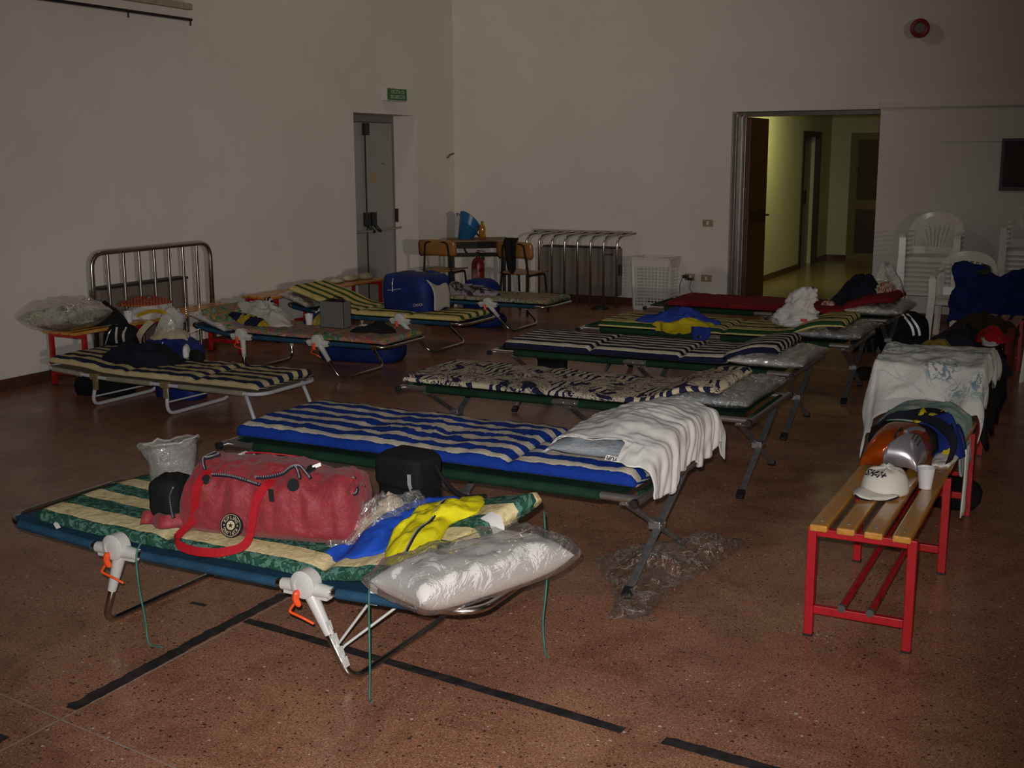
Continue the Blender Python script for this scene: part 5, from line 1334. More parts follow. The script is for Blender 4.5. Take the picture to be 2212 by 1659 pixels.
# things around the holdall
t = thing('clear_plastic_bag', 'empty crumpled clear plastic bag standing open behind the left end of the holdall', 'plastic bag', (-3.27, 3.38, 0.37))
rings = []
for j in range(12):
    q = j/11; z = 0.372 + 0.20*q; r = []
    for k in range(30):
        a = 2*pi*k/30; fl = 1 + 0.10*fbm(cos(a)*1.5, sin(a)*1.5, q*3, 3)
        if j >= 10: fl *= 1.10
        if j == 11: z = 0.552
        r.append(Vector((-3.225 - 0.02*q + (0.088+0.034*q)*cos(a)*fl, 3.38 + (0.055+0.03*q)*sin(a)*fl, z + 0.028*q*cos(a) + 0.012*fbm(cos(a)*3, sin(a)*3, q*5, 3))))
    rings.append(r)
mbp = loft_mb(rings, cap=False); link('film', mbp, plastic_film('bag_film', body=0.16, crinkle=18, gloss=0.03, crease=0.12), t, auto=0)
mb = MB(); mb.tube([p+Vector((0, 0, 0.004)) for p in rings[10]], 0.005, 6, closed=True); link('rolled_rim', mb, bpy.data.materials['bag_film'], t)
t = thing('bagged_clothes', 'beige clothes in a clear plastic bag right of the holdall', 'plastic bag', (-2.19, 3.17, 0.37))
mb = heap_mb([(-2.26, 3.13), (-2.24, 3.27), (-2.16, 3.36), (-2.08, 3.32), (-2.09, 3.19), (-2.17, 3.10)], S1, 0.115, 7, 0.022, 22, 0.9); link('clothes', mb, M_beige, t, auto=0)
mb = heap_mb([(-2.29, 3.10), (-2.26, 3.30), (-2.16, 3.42), (-2.04, 3.38), (-2.05, 3.18), (-2.16, 3.07)], S1, 0.135, 8, 0.03, 22, 0.9); link('plastic_wrap', mb, M_film, t, auto=0)
mb = MB(); mb.lathe([(0, 0.004), (0.012, 0.004), (0.016, 0.0)], (-2.235, 3.115, 0.452), (-0.2, -0.8, 0.6), 16); link('dark_button', mb, M_blk, t)

t = thing('backpack', 'black backpack behind the right end of the red holdall', 'backpack', (-2.21, 3.47, 0.37))
mb = blob_mb((-2.185, 3.46, 0.362), 0.098, 0.070, 0.150, 12, 0.02, expo=7.0, rot=R(-8)); link('pack_body', mb, M_blk, t, auto=0)
mb = blob_mb((-2.185, 3.45, 0.495), 0.104, 0.078, 0.062, 13, 0.02, expo=6, rot=R(-8), flat=False); link('lid', mb, M_blk, t, auto=0)
Tbp = tree_of(t.children[0])
q0 = on(Tbp, -2.165, 0.485, 2.5); mb = MB(); mb.box(q0.x-0.013, q0.x+0.013, q0.y-0.004, q0.y+0.002, q0.z-0.006, q0.z+0.006); link('red_tag', mb, plain('red_tag', (0.5, 0.02, 0.01), 0.5), t, smooth=False)
mb = MB(); mb.ribbon([on(Tbp, -2.125, z, 2.5, (0, 1, 0), 0.006) for z in (0.565, 0.53, 0.50, 0.47, 0.44)], 0.013, (1, 0.3, 0), 0.003); link('side_strap', mb, plain('shiny_strap', (0.28, 0.28, 0.32), 0.3, 0.3), t)
mb = MB(); mb.tube(smooth_path([(-2.12, 3.5, 0.62), (-2.06, 3.46, 0.55), (-2.0, 3.5, 0.47), (-1.93, 3.56, 0.46)], 6), 0.008, 8); link('shoulder_strap', mb, M_blk, t)

blue_poly = [(-2.235, 3.03), (-2.20, 3.12), (-2.17, 3.30), (-2.16, 3.45), (-2.07, 3.57), (-1.98, 3.56), (-1.985, 3.40), (-1.99, 3.16), (-2.0, 3.03), (-2.10, 2.985)]
t = thing('tracksuit', 'bright blue tracksuit bottoms lying beside the holdall', 'clothes', (-2.1, 3.2, 0.37))
mb = heap_mb(blue_poly, S1, 0.050, 21, 0.020, 16, R(70), 4.5, nv=90, n=20); tb = link('blue_cloth', mb, M_blue, t, auto=0)
St = support([cush(m1), tb], 0.31)
t = thing('zip_jacket', 'bright yellow zipped jacket lying over the blue tracksuit on the nearest bed', 'clothes', (-1.93, 3.2, 0.42))
yp = [(-1.965, 2.955), (-2.01, 3.05), (-2.03, 3.20), (-2.035, 3.36), (-1.96, 3.47), (-1.87, 3.43), (-1.83, 3.31), (-1.88, 3.22), (-1.83, 3.02), (-1.88, 2.945)]
mb = heap_mb(yp, St, 0.045, 33, 0.020, 15, R(60), 3.0, nv=90, n=20); ty = link('yellow_cloth', mb, M_yel, t, auto=0)
Sy = support([cush(m1), tb, ty], 0.31)
zp = [(-1.895, 2.965), (-1.91, 3.06), (-1.925, 3.17), (-1.945, 3.28), (-1.96, 3.38)]
zipper(t, [(x, y, Sy(x, y)+0.003) for x, y in zp])
mb = MB(); mb.box(-1.900, -1.888, 2.935, 2.965, Sy(-1.895, 2.97), Sy(-1.895, 2.97)+0.004); link('zip_pull', mb, M_zip, t, smooth=False)

# crumpled plastic on the floor by the blue striped cot
t = thing('plastic_sheet', 'crumpled clear plastic on the floor by the blue striped cot', 'plastic', (-1.5, 4.3, 0))
mb = heap_mb(bottom=False, rough=0.05, fs_=10, ang=0.9, stretch=2.0, nv=110, n=22, lip=0.004, base=0.0, h=0.035, seed=71, peak=[(-1.45, 4.60, 0.07, 0.09), (-1.56, 4.3, 0.05, 0.1)], poly=[(-1.80, 4.42), (-1.62, 4.62), (-1.44, 4.80), (-1.33, 4.74), (-1.36, 4.42), (-1.40, 4.12), (-1.42, 3.84), (-1.53, 3.76), (-1.60, 3.98), (-1.72, 4.12)])
link('film', mb, plastic_film('floor_film', tint=(0.99, 0.99, 0.99), body=0.015, crinkle=16, gloss=0.02, amt=0.9, crease=0.22), t, auto=0)
mb = MB(); mb.tube([(-1.50+0.07*cos(a), 3.92+0.10*sin(a)*1.0, 0.012+0.006*sin(3*a)) for a in [2*pi*k/24 for k in range(24)]], 0.004, 5, closed=True); link('film_fold', mb, bpy.data.materials['floor_film'], t)

# white cloth draped over the end of the blue striped cot
p1 = [o for o in bpy.data.objects if o.get('label', '').startswith('grey printed pillow half')][0]
S2p = support([cush(m2), body(p1)], 0.40)
def XLf(y):
    q = min(1, max(0, (y-4.055)/0.05)); q = q*q*(3-2*q)
    return -1.60 - q*(0.37 - 0.15*max(0, (y-4.1)/0.75)) - 0.012*sin(y*31)*q
def bulge(x, y): return 0.105*math.exp(-((x+1.63)/0.17)**2)*(0.30+0.70*math.exp(-((y-4.50)/0.33)**2))
def clothP(a, b):
    y = 3.975 + b*0.86; near = max(0, 1-b/0.10); xl = XLf(y); xr = -1.50; drop = 0.125 + 0.018*sin(y*17) + 0.012*sin(y*41)
    if b > 0.85: drop *= 0.8
    drop *= 1-0.55*near
    fine = 0.0012*sin(y*80 + 9*fbm(y*4, a*3, 2.0, 2)) + 0.0012*sin(y*131+a*9+6*fbm(y*5, a*2, 1.0, 2))
    def ztop(x):
        z = sum(S2p(min(x+dx, -1.62), min(max(y+dy, 4.08), 4.62)) for dx, dy in ((0, 0), (0.03, 0), (-0.03, 0), (0, 0.03), (0, -0.03)))/5 + 0.010
        z = max(z, 0.486) + bulge(x, y)*0.6
        return z + 0.006*ridge(x*6+y*3, (y*0.8+x)*9, 3.0) + 0.009*fbm(x*7, y*7, 1.0, 3)
    A = 0.74
    if a < A:
        x = xl + (xr-xl)*a/A; z = ztop(x) + fine
    else:
        t_ = (a-A)/(1-A)*(drop+0.05); k = min(1, t_/0.06)
        x = xr + 0.055*sin(k*pi/2) + (0.005*sin(y*60+1) + 0.006*sin(y*23) + fine*2)*k
        z = ztop(xr) + fine - 0.045*(1-cos(k*pi/2)) - max(0, t_-0.03)
    if near > 0 and x > -1.66:
        z -= near*0.055*min(1, (x+1.66)/0.06); y -= near*0.015 - 0.008*sin(x*70)*near
    if b > 0.9: z -= (b-0.9)/0.1*0.08
    return Vector((x, y, z))
t = sheet('white_cloth', clothP, 80, 170, M_wcl, th=0.005)
tag(t, 'white cloth draped over the pillow end of the blue striped cot', 'cloth')

# ------------------------------------------------------------------ clothes and bags on the right hand cots
t = thing('garment', 'blue and yellow garment on the green and cream striped mattress', 'clothes', (-2.8, 8.1, 0.46))
mb = heap_mb([(-3.10, 8.02), (-3.03, 8.16), (-2.85, 8.28), (-2.62, 8.22), (-2.48, 8.06), (-2.60, 7.98), (-2.75, 8.0), (-2.95, 7.97)], S5, 0.060, 81, 0.045, 13, 0.3, 2.5, nv=80, n=16); link('blue_cloth', mb, fabric('garment_blue', (0.018, 0.04, 0.27), 0.15), t, auto=0)
mb = heap_mb([(-2.95, 7.96), (-2.78, 8.06), (-2.55, 8.05), (-2.52, 7.96), (-2.64, 7.93), (-2.72, 7.90), (-2.82, 7.90)], S5, 0.035, 82, 0.025, 15, 0.3, 3, nv=80, n=14); ty5 = link('yellow_cloth', mb, fabric('garment_yellow', (0.42, 0.33, 0.010), 0.1), t, auto=0)
mb = MB(); mb.grid(lambda i, j: Vector((-2.86+0.24*i/10, 7.905-0.008*sin(i*1.1), 0.475-0.085*j/6*(0.6+0.4*sin(i/10*pi)))), 10, 6); o = link('yellow_cloth', mb, bpy.data.materials['garment_yellow'], t); o.modifiers.new('s', 'SOLIDIFY').thickness = 0.005
mb = MB(); mb.grid(lambda i, j: Vector((-2.63+0.14*i/8, 7.895-0.008*sin(i*1.3), 0.465-0.12*j/6*(0.5+0.5*sin(i/8*pi)))), 8, 6); o = link('blue_cloth', mb, bpy.data.materials['garment_blue'], t); o.modifiers.new('s', 'SOLIDIFY').thickness = 0.005
t = thing('carrier_bag', 'crumpled white plastic carrier bag standing on the green striped mattress', 'plastic bag', (-1.93, 8.12, 0.46))
rings = []
M_cbag = fabric('carrier_plastic', (0.50, 0.48, 0.47), 0.08, 0.4, fold=20)
for j in range(26):
    q = j/25; r = []
    wx = 0.115*(1-q)**0.7 + 0.040 + 0.012*sin(q*9); wy = 0.07*(1-q)+0.02; zc = S5(-1.93, 8.12)+0.002+0.26*q; cx_ = -1.96+0.07*q
    for k in range(44):
        a = 2*pi*k/44; fl = 1+0.42*fbm(cos(a)*2.6, sin(a)*2.6, q*6, 4)+0.18*ridge(cos(a)*3, sin(a)*3+q*5, 2); r.append(Vector((cx_+wx*cos(a)*fl*0.9, 8.12+wy*sin(a)*fl, zc+0.022*fbm(a*1.5, q*7, 3, 3)*(1 if j else 0))))
    rings.append(r)
link('bag_film', loft_mb(rings), M_cbag, t, auto=0)
mb = MB(); mb.box(-1.90, -1.855, 8.035, 8.045, S5(-1.93, 8.12)+0.015, S5(-1.93, 8.12)+0.06); link('red_print', mb, plain('red_print', (0.45, 0.03, 0.03), 0.5), t, smooth=False)
t = thing('clothes_pile', 'navy clothes with yellow and white bits on the red mattress', 'clothes', (-1.85, 9.65, 0.5))
mb = heap_mb([(-2.02, 9.50), (-1.98, 9.72), (-1.85, 9.85), (-1.70, 9.82), (-1.66, 9.62), (-1.78, 9.48)], S6, 0.135, 91, 0.04, 14, 0.8, 1.5); link('navy_cloth', mb, M_navy, t, auto=0)
mb = heap_mb([(-1.74, 9.60), (-1.70, 9.78), (-1.58, 9.82), (-1.55, 9.70), (-1.64, 9.58)], S6, 0.06, 92, 0.02, 22); link('yellow_bits', mb, print_mat('chip_packet', [(0.4, 0.25, 0.03), (0.4, 0.38, 0.36), (0.3, 0.06, 0.03), (0.4, 0.3, 0.08)], 30), t, auto=0)
mb = heap_mb([(-2.07, 9.44), (-2.06, 9.52), (-1.99, 9.52), (-1.97, 9.44)], S6, 0.03, 93, 0.01, 30, nv=32); link('yellow_bits', mb, bpy.data.materials['chip_packet'], t, auto=0)
t = thing('plastic_bag', 'clear plastic bag standing behind the navy clothes on the red mattress', 'plastic bag', (-1.62, 9.85, 0.5))
mb = heap_mb([(-1.78, 9.80), (-1.72, 9.92), (-1.56, 9.92), (-1.50, 9.80), (-1.64, 9.74)], S6, 0.19, 94, 0.04, 16, power=1.6); link('film', mb, M_film2, t, auto=0)
# black bag hanging under the third cot's left end
mb = MB(); 
rings = []
for j in range(10):
    z = 0.215+0.165*j/9; k_ = 1-0.06*j/9
    rings.append([Vector((-3.25+0.105*k_*math.copysign(abs(cos(a))**0.4, cos(a)), 6.92+0.07*math.copysign(abs(sin(a))**0.5, sin(a))*(0.7+0.3*sin(j)), z)) for a in [2*pi*q/24 for q in range(24)]])
tag(link('hanging_bag', loft_mb(rings), M_blk, auto=0), 'black cloth bag hanging below the left end of the third cot', 'bag')

# ------------------------------------------------------------------ nearest right bench: cap, cup, shell pack, straps, towels
ZB = 0.42
t = thing('baseball_cap', 'white cap with dark lettering on the near bench', 'cap', (-0.70, 4.34, ZB))
M_cap = fabric('cap_cotton', (0.56, 0.54, 0.48), 0.04, 0.9, bmp=0.15)
cc = Vector((-0.695, 4.375, ZB)); cd = Vector((-0.42, -0.90, 0)).normalized(); cs = Vector((cd.y*-1, cd.x, 0))*-1
rings = []
for j in range(15):
    ph = pi/2*j/14; r = []
    for k in range(36):
        a = 2*pi*k/36; seam = 1 - 0.012*(abs(cos(3*a))**20)
        rx = (0.098 if cos(a) > 0 else 0.092)*cos(ph)**0.5*seam; ry = 0.083*cos(ph)**0.5*seam
        fl = 0.006*fbm(cos(a)*2, sin(a)*2, ph, 3)
        q = cc + cd*(cos(a)*rx) + cs*(sin(a)*ry) + Vector((0, 0, 0.006+0.092*sin(ph)**1.1+fl*sin(ph)*2)); r.append(q)
    rings.append(r)
co = link('crown', loft_mb(rings), M_cap, t, auto=0)
mb = MB()
def brim(i, j):
    a = -1+2*i/16; q = j/8; wdt = 0.084*sqrt(max(0, 1-(q*0.90)**3.0*1.0))
    if q == 0: wdt = 0.084
    base = 0.060*sqrt(max(0, 1-a*a*0.82)) + 0.012
    p = cc + cs*(a*wdt) + cd*(base*(1) + q*0.092*(1-0.25*a*a)) + Vector((0, 0, 0.026 - 0.016*a*a - 0.010*q + 0.004*sin(a*4)))
    return p
mb.grid(brim, 16, 8); o = link('brim', mb, M_cap, t); m = o.modifiers.new('s', 'SOLIDIFY'); m.thickness = 0.004
edge = [brim(0, j) for j in range(9)] + [brim(i, 8) for i in range(1, 17)] + [brim(16, j) for j in range(7, -1, -1)]
mb = MB(); mb.tube([p-Vector((0, 0, 0.0035)) for p in edge], 0.0025, 6); link('brim_edge', mb, M_navy, t)
mb = MB(); mb.lathe([(0.006, 0), (0.004, 0.003), (0, 0.0035)], cc+Vector((0, 0, 0.097)), seg=10); link('top_button', mb, M_cap, t)
txt = text_mb('SH-I+', 0.038, 0.0002, shear=0.2, bold=0.0012); nv_ = []
Tc = BVHTree.FromPolygons([v_.co + wloc(co) for v_ in co.data.vertices], [tuple(p.vertices) for p in co.data.polygons])
dirv = (cd*1.0 + Vector((0, 0, 0.30))).normalized(); upv = (Vector((0, 0, 1)) - dirv*dirv.z).normalized(); rt = upv.cross(dirv).normalized()
for p in txt.v:
    src = cc + Vector((0, 0, 0.052)) + rt*(p[0]*0.9) + upv*(p[1]*0.9+0.010) + dirv*0.3
    h = Tc.ray_cast(src, -dirv); hp = h[0] if h[0] is not None else src-dirv*0.25
    nv_.append(tuple(hp + dirv*(0.0045 + p[2])))
txt.v = nv_; link('lettering', txt, M_navy, t, smooth=False)
def cup(x, y, z, label, rr_=0.033, h_=0.082):
    t = thing('plastic_cup', label, 'cup', (x, y, z), 0, 'white plastic cups')
    mb = MB(); mb.lathe([(0, 0.001), (rr_*0.68, 0.001), (rr_*0.70, 0.004), (rr_*0.75, h_*0.3), (rr_*0.78, h_*0.31), (rr_*0.98, h_*0.96), (rr_*1.06, h_*0.985), (rr_*1.04, h_), (rr_*0.95, h_*0.985), (rr_*0.70, h_*0.2), (0, 0.006)], (x, y, z), seg=28)
    link('cup_wall', mb, M_cup, t)
M_cup = plain('cup_plastic', (0.60, 0.59, 0.62), 0.3, var=0.02)
cup(-0.571, 4.50, ZB, 'white plastic cup on the near bench beside the cap')

t = thing('shell_backpack', 'orange and silver hard shell backpack lying on the near bench', 'backpack', (-0.73, 4.92, ZB))
mo, nt, b = newmat('orange_lacquer'); b.inputs['Base Color'].default_value = (0.40, 0.065, 0.004, 1); b.inputs['Metallic'].default_value = 0.55; b.inputs['Roughness'].default_value = 0.22
ms, nt, b = newmat('silver_lacquer'); b.inputs['Base Color'].default_value = (0.42, 0.40, 0.44, 1); b.inputs['Metallic'].default_value = 0.7; b.inputs['Roughness'].default_value = 0.3
def shell(i, j, n=26, m=26, off=0.0):
    u = -1+2*i/n; v_ = j/m
    se = lambda q: (max(0, 1-abs(u)**3.2))**0.5
    y = 4.68 + 0.40*v_; hgt = 0.148*(max(0, 1-abs(2*v_-0.95)**3.0))**0.45 if 0 < v_ < 1 else 0.02
    return Vector((-0.738 + 0.112*u + 0.02*v_, y, ZB+0.004 + max(0.006, hgt*se(u)+off)))
def split(u, v_): return 0.30 - 1.05*v_ + 0.55*sin(v_*3.6)*0.9   # boundary across
mb1 = MB(); mb2 = MB(); n = 44
V = [[shell(i, j, n, n, 0) for j in range(n+1)] for i in range(n+1)]
for i in range(n):
    for j in range(n):
        u = -1+2*(i+0.5)/n; v_ = (j+0.5)/n; isilver = u > (-0.20 + 2.7*v_ - 0.5*v_*v_)
        off = Vector((0, 0, 0.003)) if isilver else Vector((0, 0, 0))
        g = mb2 if isilver else mb1
        g.add([V[i][j]+off, V[i+1][j]+off, V[i+1][j+1]+off, V[i][j+1]+off], [(0, 1, 2, 3)])
def weld(o):
    import bmesh
    bm = bmesh.new(); bm.from_mesh(o.data); bmesh.ops.remove_doubles(bm, verts=bm.verts, dist=0.0005); bm.to_mesh(o.data); bm.free(); o.data.shade_smooth()
o = link('orange_shell', mb1, mo, t, auto=0); weld(o); m = o.modifiers.new('s', 'SOLIDIFY'); m.thickness = 0.004; m.offset = -1
o = link('silver_shell', mb2, ms, t, auto=0); weld(o); m = o.modifiers.new('s', 'SOLIDIFY'); m.thickness = 0.004; m.offset = -1
mb = MB()
for k in range(3):
    for q in range(7): mb.lathe([(0.0035, 0), (0.003, 0.0015), (0, 0.002)], V[36+k*2][8+q] + Vector((0, 0, 0.004)), (0.7, -0.2, 0.6), 8)
link('vent_dots', mb, M_black, t)
mb = MB(); mb.tube(smooth_path([V[24][5]+Vector((0, 0, 0.005)), V[25][9]+Vector((0, 0, 0.005)), V[26][13]+Vector((0, 0, 0.005))], 4), 0.005, 6); link('zip_slot', mb, M_black, t)
mb = MB(); mb.tube(smooth_path([V[30][10]+Vector((0, 0, 0.006)), V[34][18]+Vector((0, 0, 0.008)), V[38][26]+Vector((0, 0, 0.006))], 5), 0.009, 8); link('carry_grip', mb, ms, t)
mb = blob_mb((-0.735, 5.05, ZB+0.0), 0.14, 0.11, 0.068, 3, 0.06, expo=3); link('padded_back', mb, M_blk, t, auto=0)
for pts in ([(-0.85, 5.02, 0.52), (-0.80, 5.12, 0.555), (-0.68, 5.10, 0.565), (-0.585, 5.02, 0.55), (-0.53, 4.96, 0.50), (-0.535, 4.88, 0.435)], [(-0.78, 5.14, 0.555), (-0.68, 5.18, 0.57), (-0.60, 5.12, 0.57), (-0.55, 5.0, 0.53)]):
    P = smooth_path(pts, 8); mb = MB(); mb.ribbon(P, 0.045, (0.5, 0.6, 0.5), 0.010); link('shoulder_strap', mb, M_navy if pts[0][0] < -0.8 else M_blk, t)

t = thing('nylon_bag', 'blue and yellow nylon bag behind the shell backpack', 'bag', (-0.62, 5.2, ZB))
M_by = stripe_mat('blue_yellow_nylon', [(0, (0.012, 0.025, 0.16)), (0.55, (0.48, 0.38, 0.012))], 0.14, wob=0.03, offset=0.25)
mb = heap_mb([(-0.74, 5.06), (-0.72, 5.26), (-0.60, 5.34), (-0.52, 5.26), (-0.50, 5.10), (-0.53, 5.00), (-0.63, 5.02)], ZB, 0.15, 101, 0.02, 10, 0.6, 3, power=3.2); link('bag_body', mb, M_by, t, auto=0)
M_teal = print_mat('teal_towel', [(0.36, 0.40, 0.38), (0.22, 0.40, 0.37), (0.40, 0.42, 0.40), (0.12, 0.32, 0.31)], 5, dist=1.0)
def towelP(a, b):
    x = -0.91 + 0.43*a; y = 5.28 + 0.42*b; z = ZB + 0.012 + 0.085*math.exp(-((a-0.45)/0.4)**4) + 0.012*fbm(x*9, y*9, 4, 3)
    if a > 0.86: z -= (a-0.86)*1.15; x -= (a-0.86)*0.30
    if b < 0.25: z -= (0.25-b)*0.28
    return Vector((x, y, max(z, 0.28)))
t = sheet('teal_towel', towelP, 40, 30, M_teal, th=0.008); tag(t, 'pale teal and white towel hanging over the near bench edge', 'towel')
t = thing('white_towel', 'white towel on the near bench with a strip hanging down by the red leg', 'towel', (-0.53, 5.1, ZB))
mb = heap_mb([(-0.60, 4.88), (-0.60, 5.10), (-0.55, 5.26), (-0.515, 5.26), (-0.515, 5.0), (-0.54, 4.86)], ZB, 0.022, 111, 0.010, 22, nv=50); link('towel_body', mb, M_wcl, t, auto=0)
mb = MB(); mb.grid(lambda i, j: Vector((-0.499+0.004*sin(i*1.2+j*0.3), 5.14+0.13*i/8+0.01*j/12, 0.43-0.30*j/12)), 8, 12); o = link('towel_end', mb, M_wcl, t); o.modifiers.new('s', 'SOLIDIFY').thickness = 0.006
t = thing('helmet_bag', 'round black bag on the floor under the near bench', 'bag', (-0.58, 5.80, 0)); mb = blob_mb((-0.60, 5.80, 0.0), 0.12, 0.13, 0.075, 9, 0.05); link('bag_body', mb, M_blk, t, auto=0)

# floral sheet over the second bench
def flower_mat():
    m, nt, b = newmat('blue_flower_sheet'); uv = coords(nt, 'UV')
    v1 = N(nt, 'TexVoronoi'); v1.inputs['Scale'].default_value = 3.2; v1.inputs['Randomness'].default_value = 0.8; nt.links.new(uv, v1.inputs['Vector'])
    near = ramp(nt, v1.outputs['Distance'], [(0.38, (1, 1, 1)), (0.52, (0, 0, 0))])
    pet = noise_(nt, uv, 17, 3, 0.6, 2.5)
    f = math_(nt, 'MULTIPLY', math_(nt, 'GREATER_THAN', pet, 0.51), near)
    vine = math_(nt, 'LESS_THAN', math_(nt, 'ABSOLUTE', math_(nt, 'SUBTRACT', noise_(nt, uv, 3.0, 1, 0.5, 0.6), 0.5)), 0.006)
    f = math_(nt, 'MAXIMUM', f, math_(nt, 'MULTIPLY', vine, 0.35))
    c = mix(nt, f, (0.56, 0.55, 0.53), ramp(nt, noise_(nt, uv, 12, 2), [(0.4, (0.17, 0.23, 0.30)), (0.6, (0.28, 0.38, 0.39))]))
    nt.links.new(c, b.inputs['Base Color']); b.inputs['Roughness'].default_value = 0.9; b.inputs['Specular IOR Level'].default_value = 0.15
    bump(nt, b, noise_(nt, uv, 10, 4, 0.6, 0.6), 0.4, 0.02); return m
def sheetP(a, b):
    # a across x, b along y from near to far
    x0, x1 = -1.08, -0.46; x = x0 + (x1-x0)*a
    top = 0.585 + 0.09*sin(pi*min(1, max(0, b)))
    y = 5.66 + 1.05*b
    z = top + 0.018*fbm(x*6, y*6, 7, 3) + 0.012*ridge(x*5+y*3, y*7-x*2, 4)
    ea = min(a, 1-a)
    if ea < 0.10:
        k = (0.10-ea)/0.10; z -= (0.15+0.05*sin(y*14))*k; x += (0.04 if a < 0.5 else -0.055)*k*k + 0.015*sin(y*30)*k
    if b < 0.22:
        k = (0.22-b)/0.22; z -= (0.17 + 0.05*sin(a*11+1) + (0.06 if a < 0.15 else 0))*k; y = 5.66+1.05*0.22*0.4 + 0.02*sin(a*22)*k - 0.02*k + (b*1.05-0.0)*0.6
    return Vector((x, y, z))
t = sheet('floral_sheet', sheetP, 60, 90, flower_mat(), th=0.006, uvf=lambda i, j: (i/60*0.9, j/90*1.5)); tag(t, 'white sheet with blue grey flowers draped over the second bench', 'sheet')
t = thing('bedding_roll', 'rolled bedding hidden under the floral sheet', 'bedding', (-0.76, 6.2, ZB)); mb = blob_mb((-0.76, 6.20, ZB), 0.20, 0.42, 0.058, 14, 0.02, expo=3); link('roll', mb, M_beige, t, auto=0)
t = thing('black_garment', 'black garment hanging off the right side of the second bench', 'clothes', (-0.55, 6.8, 0.2))
mb = MB(); mb.grid(lambda i, j: Vector((-0.545+0.022*sin(i*0.9)+0.012*fbm(i*0.4, j*0.4, 2)+0.01*j/12, 6.30+1.15*i/26, 0.50-0.36*j/12*(0.8+0.2*sin(i*0.8)))), 26, 12); o = link('hanging_cloth', mb, M_blk, t); o.modifiers.new('s', 'SOLIDIFY').thickness = 0.012
Sb = lambda x, y: ZB
t = thing('clothes_pile', 'pile of dark clothes on the second bench beyond the floral sheet', 'clothes', (-0.75, 7.4, ZB))
mb = heap_mb([(-1.0, 6.85), (-0.98, 7.4), (-0.86, 7.84), (-0.62, 7.84), (-0.52, 7.4), (-0.54, 6.9)], Sb, 0.17, 121, 0.05, 9, 0.6); link('dark_cloth', mb, M_navy, t, auto=0)
mb = heap_mb([(-0.99, 6.92), (-0.93, 7.14), (-0.84, 7.22), (-0.76, 7.02), (-0.84, 6.84)], lambda x, y: ZB+0.10, 0.07, 122, 0.02, 16); link('mustard_cloth', mb, fabric('mustard', (0.17, 0.12, 0.03)), t, auto=0)
t = thing('baseball_cap', 'red cap on the pile of dark clothes', 'cap', (-0.62, 7.45, 0.6)); mb = heap_mb([(-0.70, 7.30), (-0.70, 7.50), (-0.60, 7.58), (-0.52, 7.42), (-0.56, 7.28)], 0.57, 0.10, 123, 0.012, 14, power=2); link('crown', mb, fabric('red_cap_cloth', (0.26, 0.006, 0.012)), t, auto=0)
mb = MB(); mb.grid(lambda i, j: Vector((-0.67+0.10*i/6, 7.29-0.055*j/4*(1-abs(i/3-1)**3), 0.60-0.010*j)), 6, 4); o = link('brim', mb, plain('silver_brim', (0.30, 0.32, 0.33), 0.4), t); o.modifiers.new('s', 'SOLIDIFY').thickness = 0.004
t = thing('rust_cloth', 'rust coloured cloth hanging beside the dark clothes', 'clothes', (-0.53, 7.5, 0.4)); mb = MB(); mb.grid(lambda i, j: Vector((-0.548+0.018*sin(i), 7.50+0.45*i/14, 0.58-0.26*j/8)), 14, 8); o = link('hanging_cloth', mb, fabric('rust', (0.11, 0.022, 0.014)), t); o.modifiers.new('s', 'SOLIDIFY').thickness = 0.01
t = thing('clothes_pile', 'brown and black clothes on the farthest bench', 'clothes', (-0.8, 8.6, ZB)); mb = heap_mb([(-1.0, 8.1), (-1.0, 8.7), (-0.85, 9.1), (-0.6, 9.0), (-0.56, 8.5), (-0.62, 8.08)], Sb, 0.10, 125, 0.05, 9, 0.2); link('dark_cloth', mb, fabric('dark_brown', (0.028, 0.018, 0.012)), t, auto=0)

t = thing('backpack', 'black backpack with two reflective stripes on the floor by the plastic chairs', 'backpack', (-1.60, 10.28, 0))
mb = blob_mb((-1.56, 10.30, 0.0), 0.20, 0.13, 0.20, 44, 0.05, expo=2.8); bo = link('pack_body', mb, M_blk, t, auto=0)
M_refl = plain('reflective_tape', (0.95, 0.95, 1.0), 0.5, 0.85, var=0.0)
Tp = BVHTree.FromPolygons([v_.co + wloc(bo) for v_ in bo.data.vertices], [tuple(p.vertices) for p in bo.data.polygons])
for xx in (-1.50, -1.455):
    P = smooth_path([on(Tp, xx-0.075+0.115*(1-(1-q)**2), 0.335-0.17*q) for q in (0, 0.25, 0.5, 0.75, 1)], 5); mb = MB(); mb.ribbon(P, 0.020, (1, 0, 0.3), 0.004); link('reflective_stripe', mb, M_refl, t)
t = thing('rucksack', 'dark rucksack with hanging straps under the corner of the red mattress cot', 'backpack', (-1.82, 10.12, 0)); mb = blob_mb((-1.86, 10.20, 0.0), 0.11, 0.10, 0.15, 45, 0.08); link('pack_body', mb, M_blk, t, auto=0)
for dx in (-0.06, 0.03, 0.09): mb = MB(); mb.ribbon(smooth_path([(-1.88+dx, 10.11, 0.28), (-1.87+dx, 10.06, 0.16), (-1.84+dx, 10.04, 0.01)], 5), 0.018, (1, 0, 0), 0.003); link('strap', mb, fabric('olive_strap', (0.03, 0.025, 0.012)) if 'olive_strap' not in bpy.data.materials else bpy.data.materials['olive_strap'], t)
mb = blob_mb((-1.63, 8.95, 0.0), 0.07, 0.15, 0.045, 46, 0.05); tag(link('black_shoe', mb, M_blk, auto=0), 'black shoe on the floor between the two farthest cots at their right end', 'shoe')

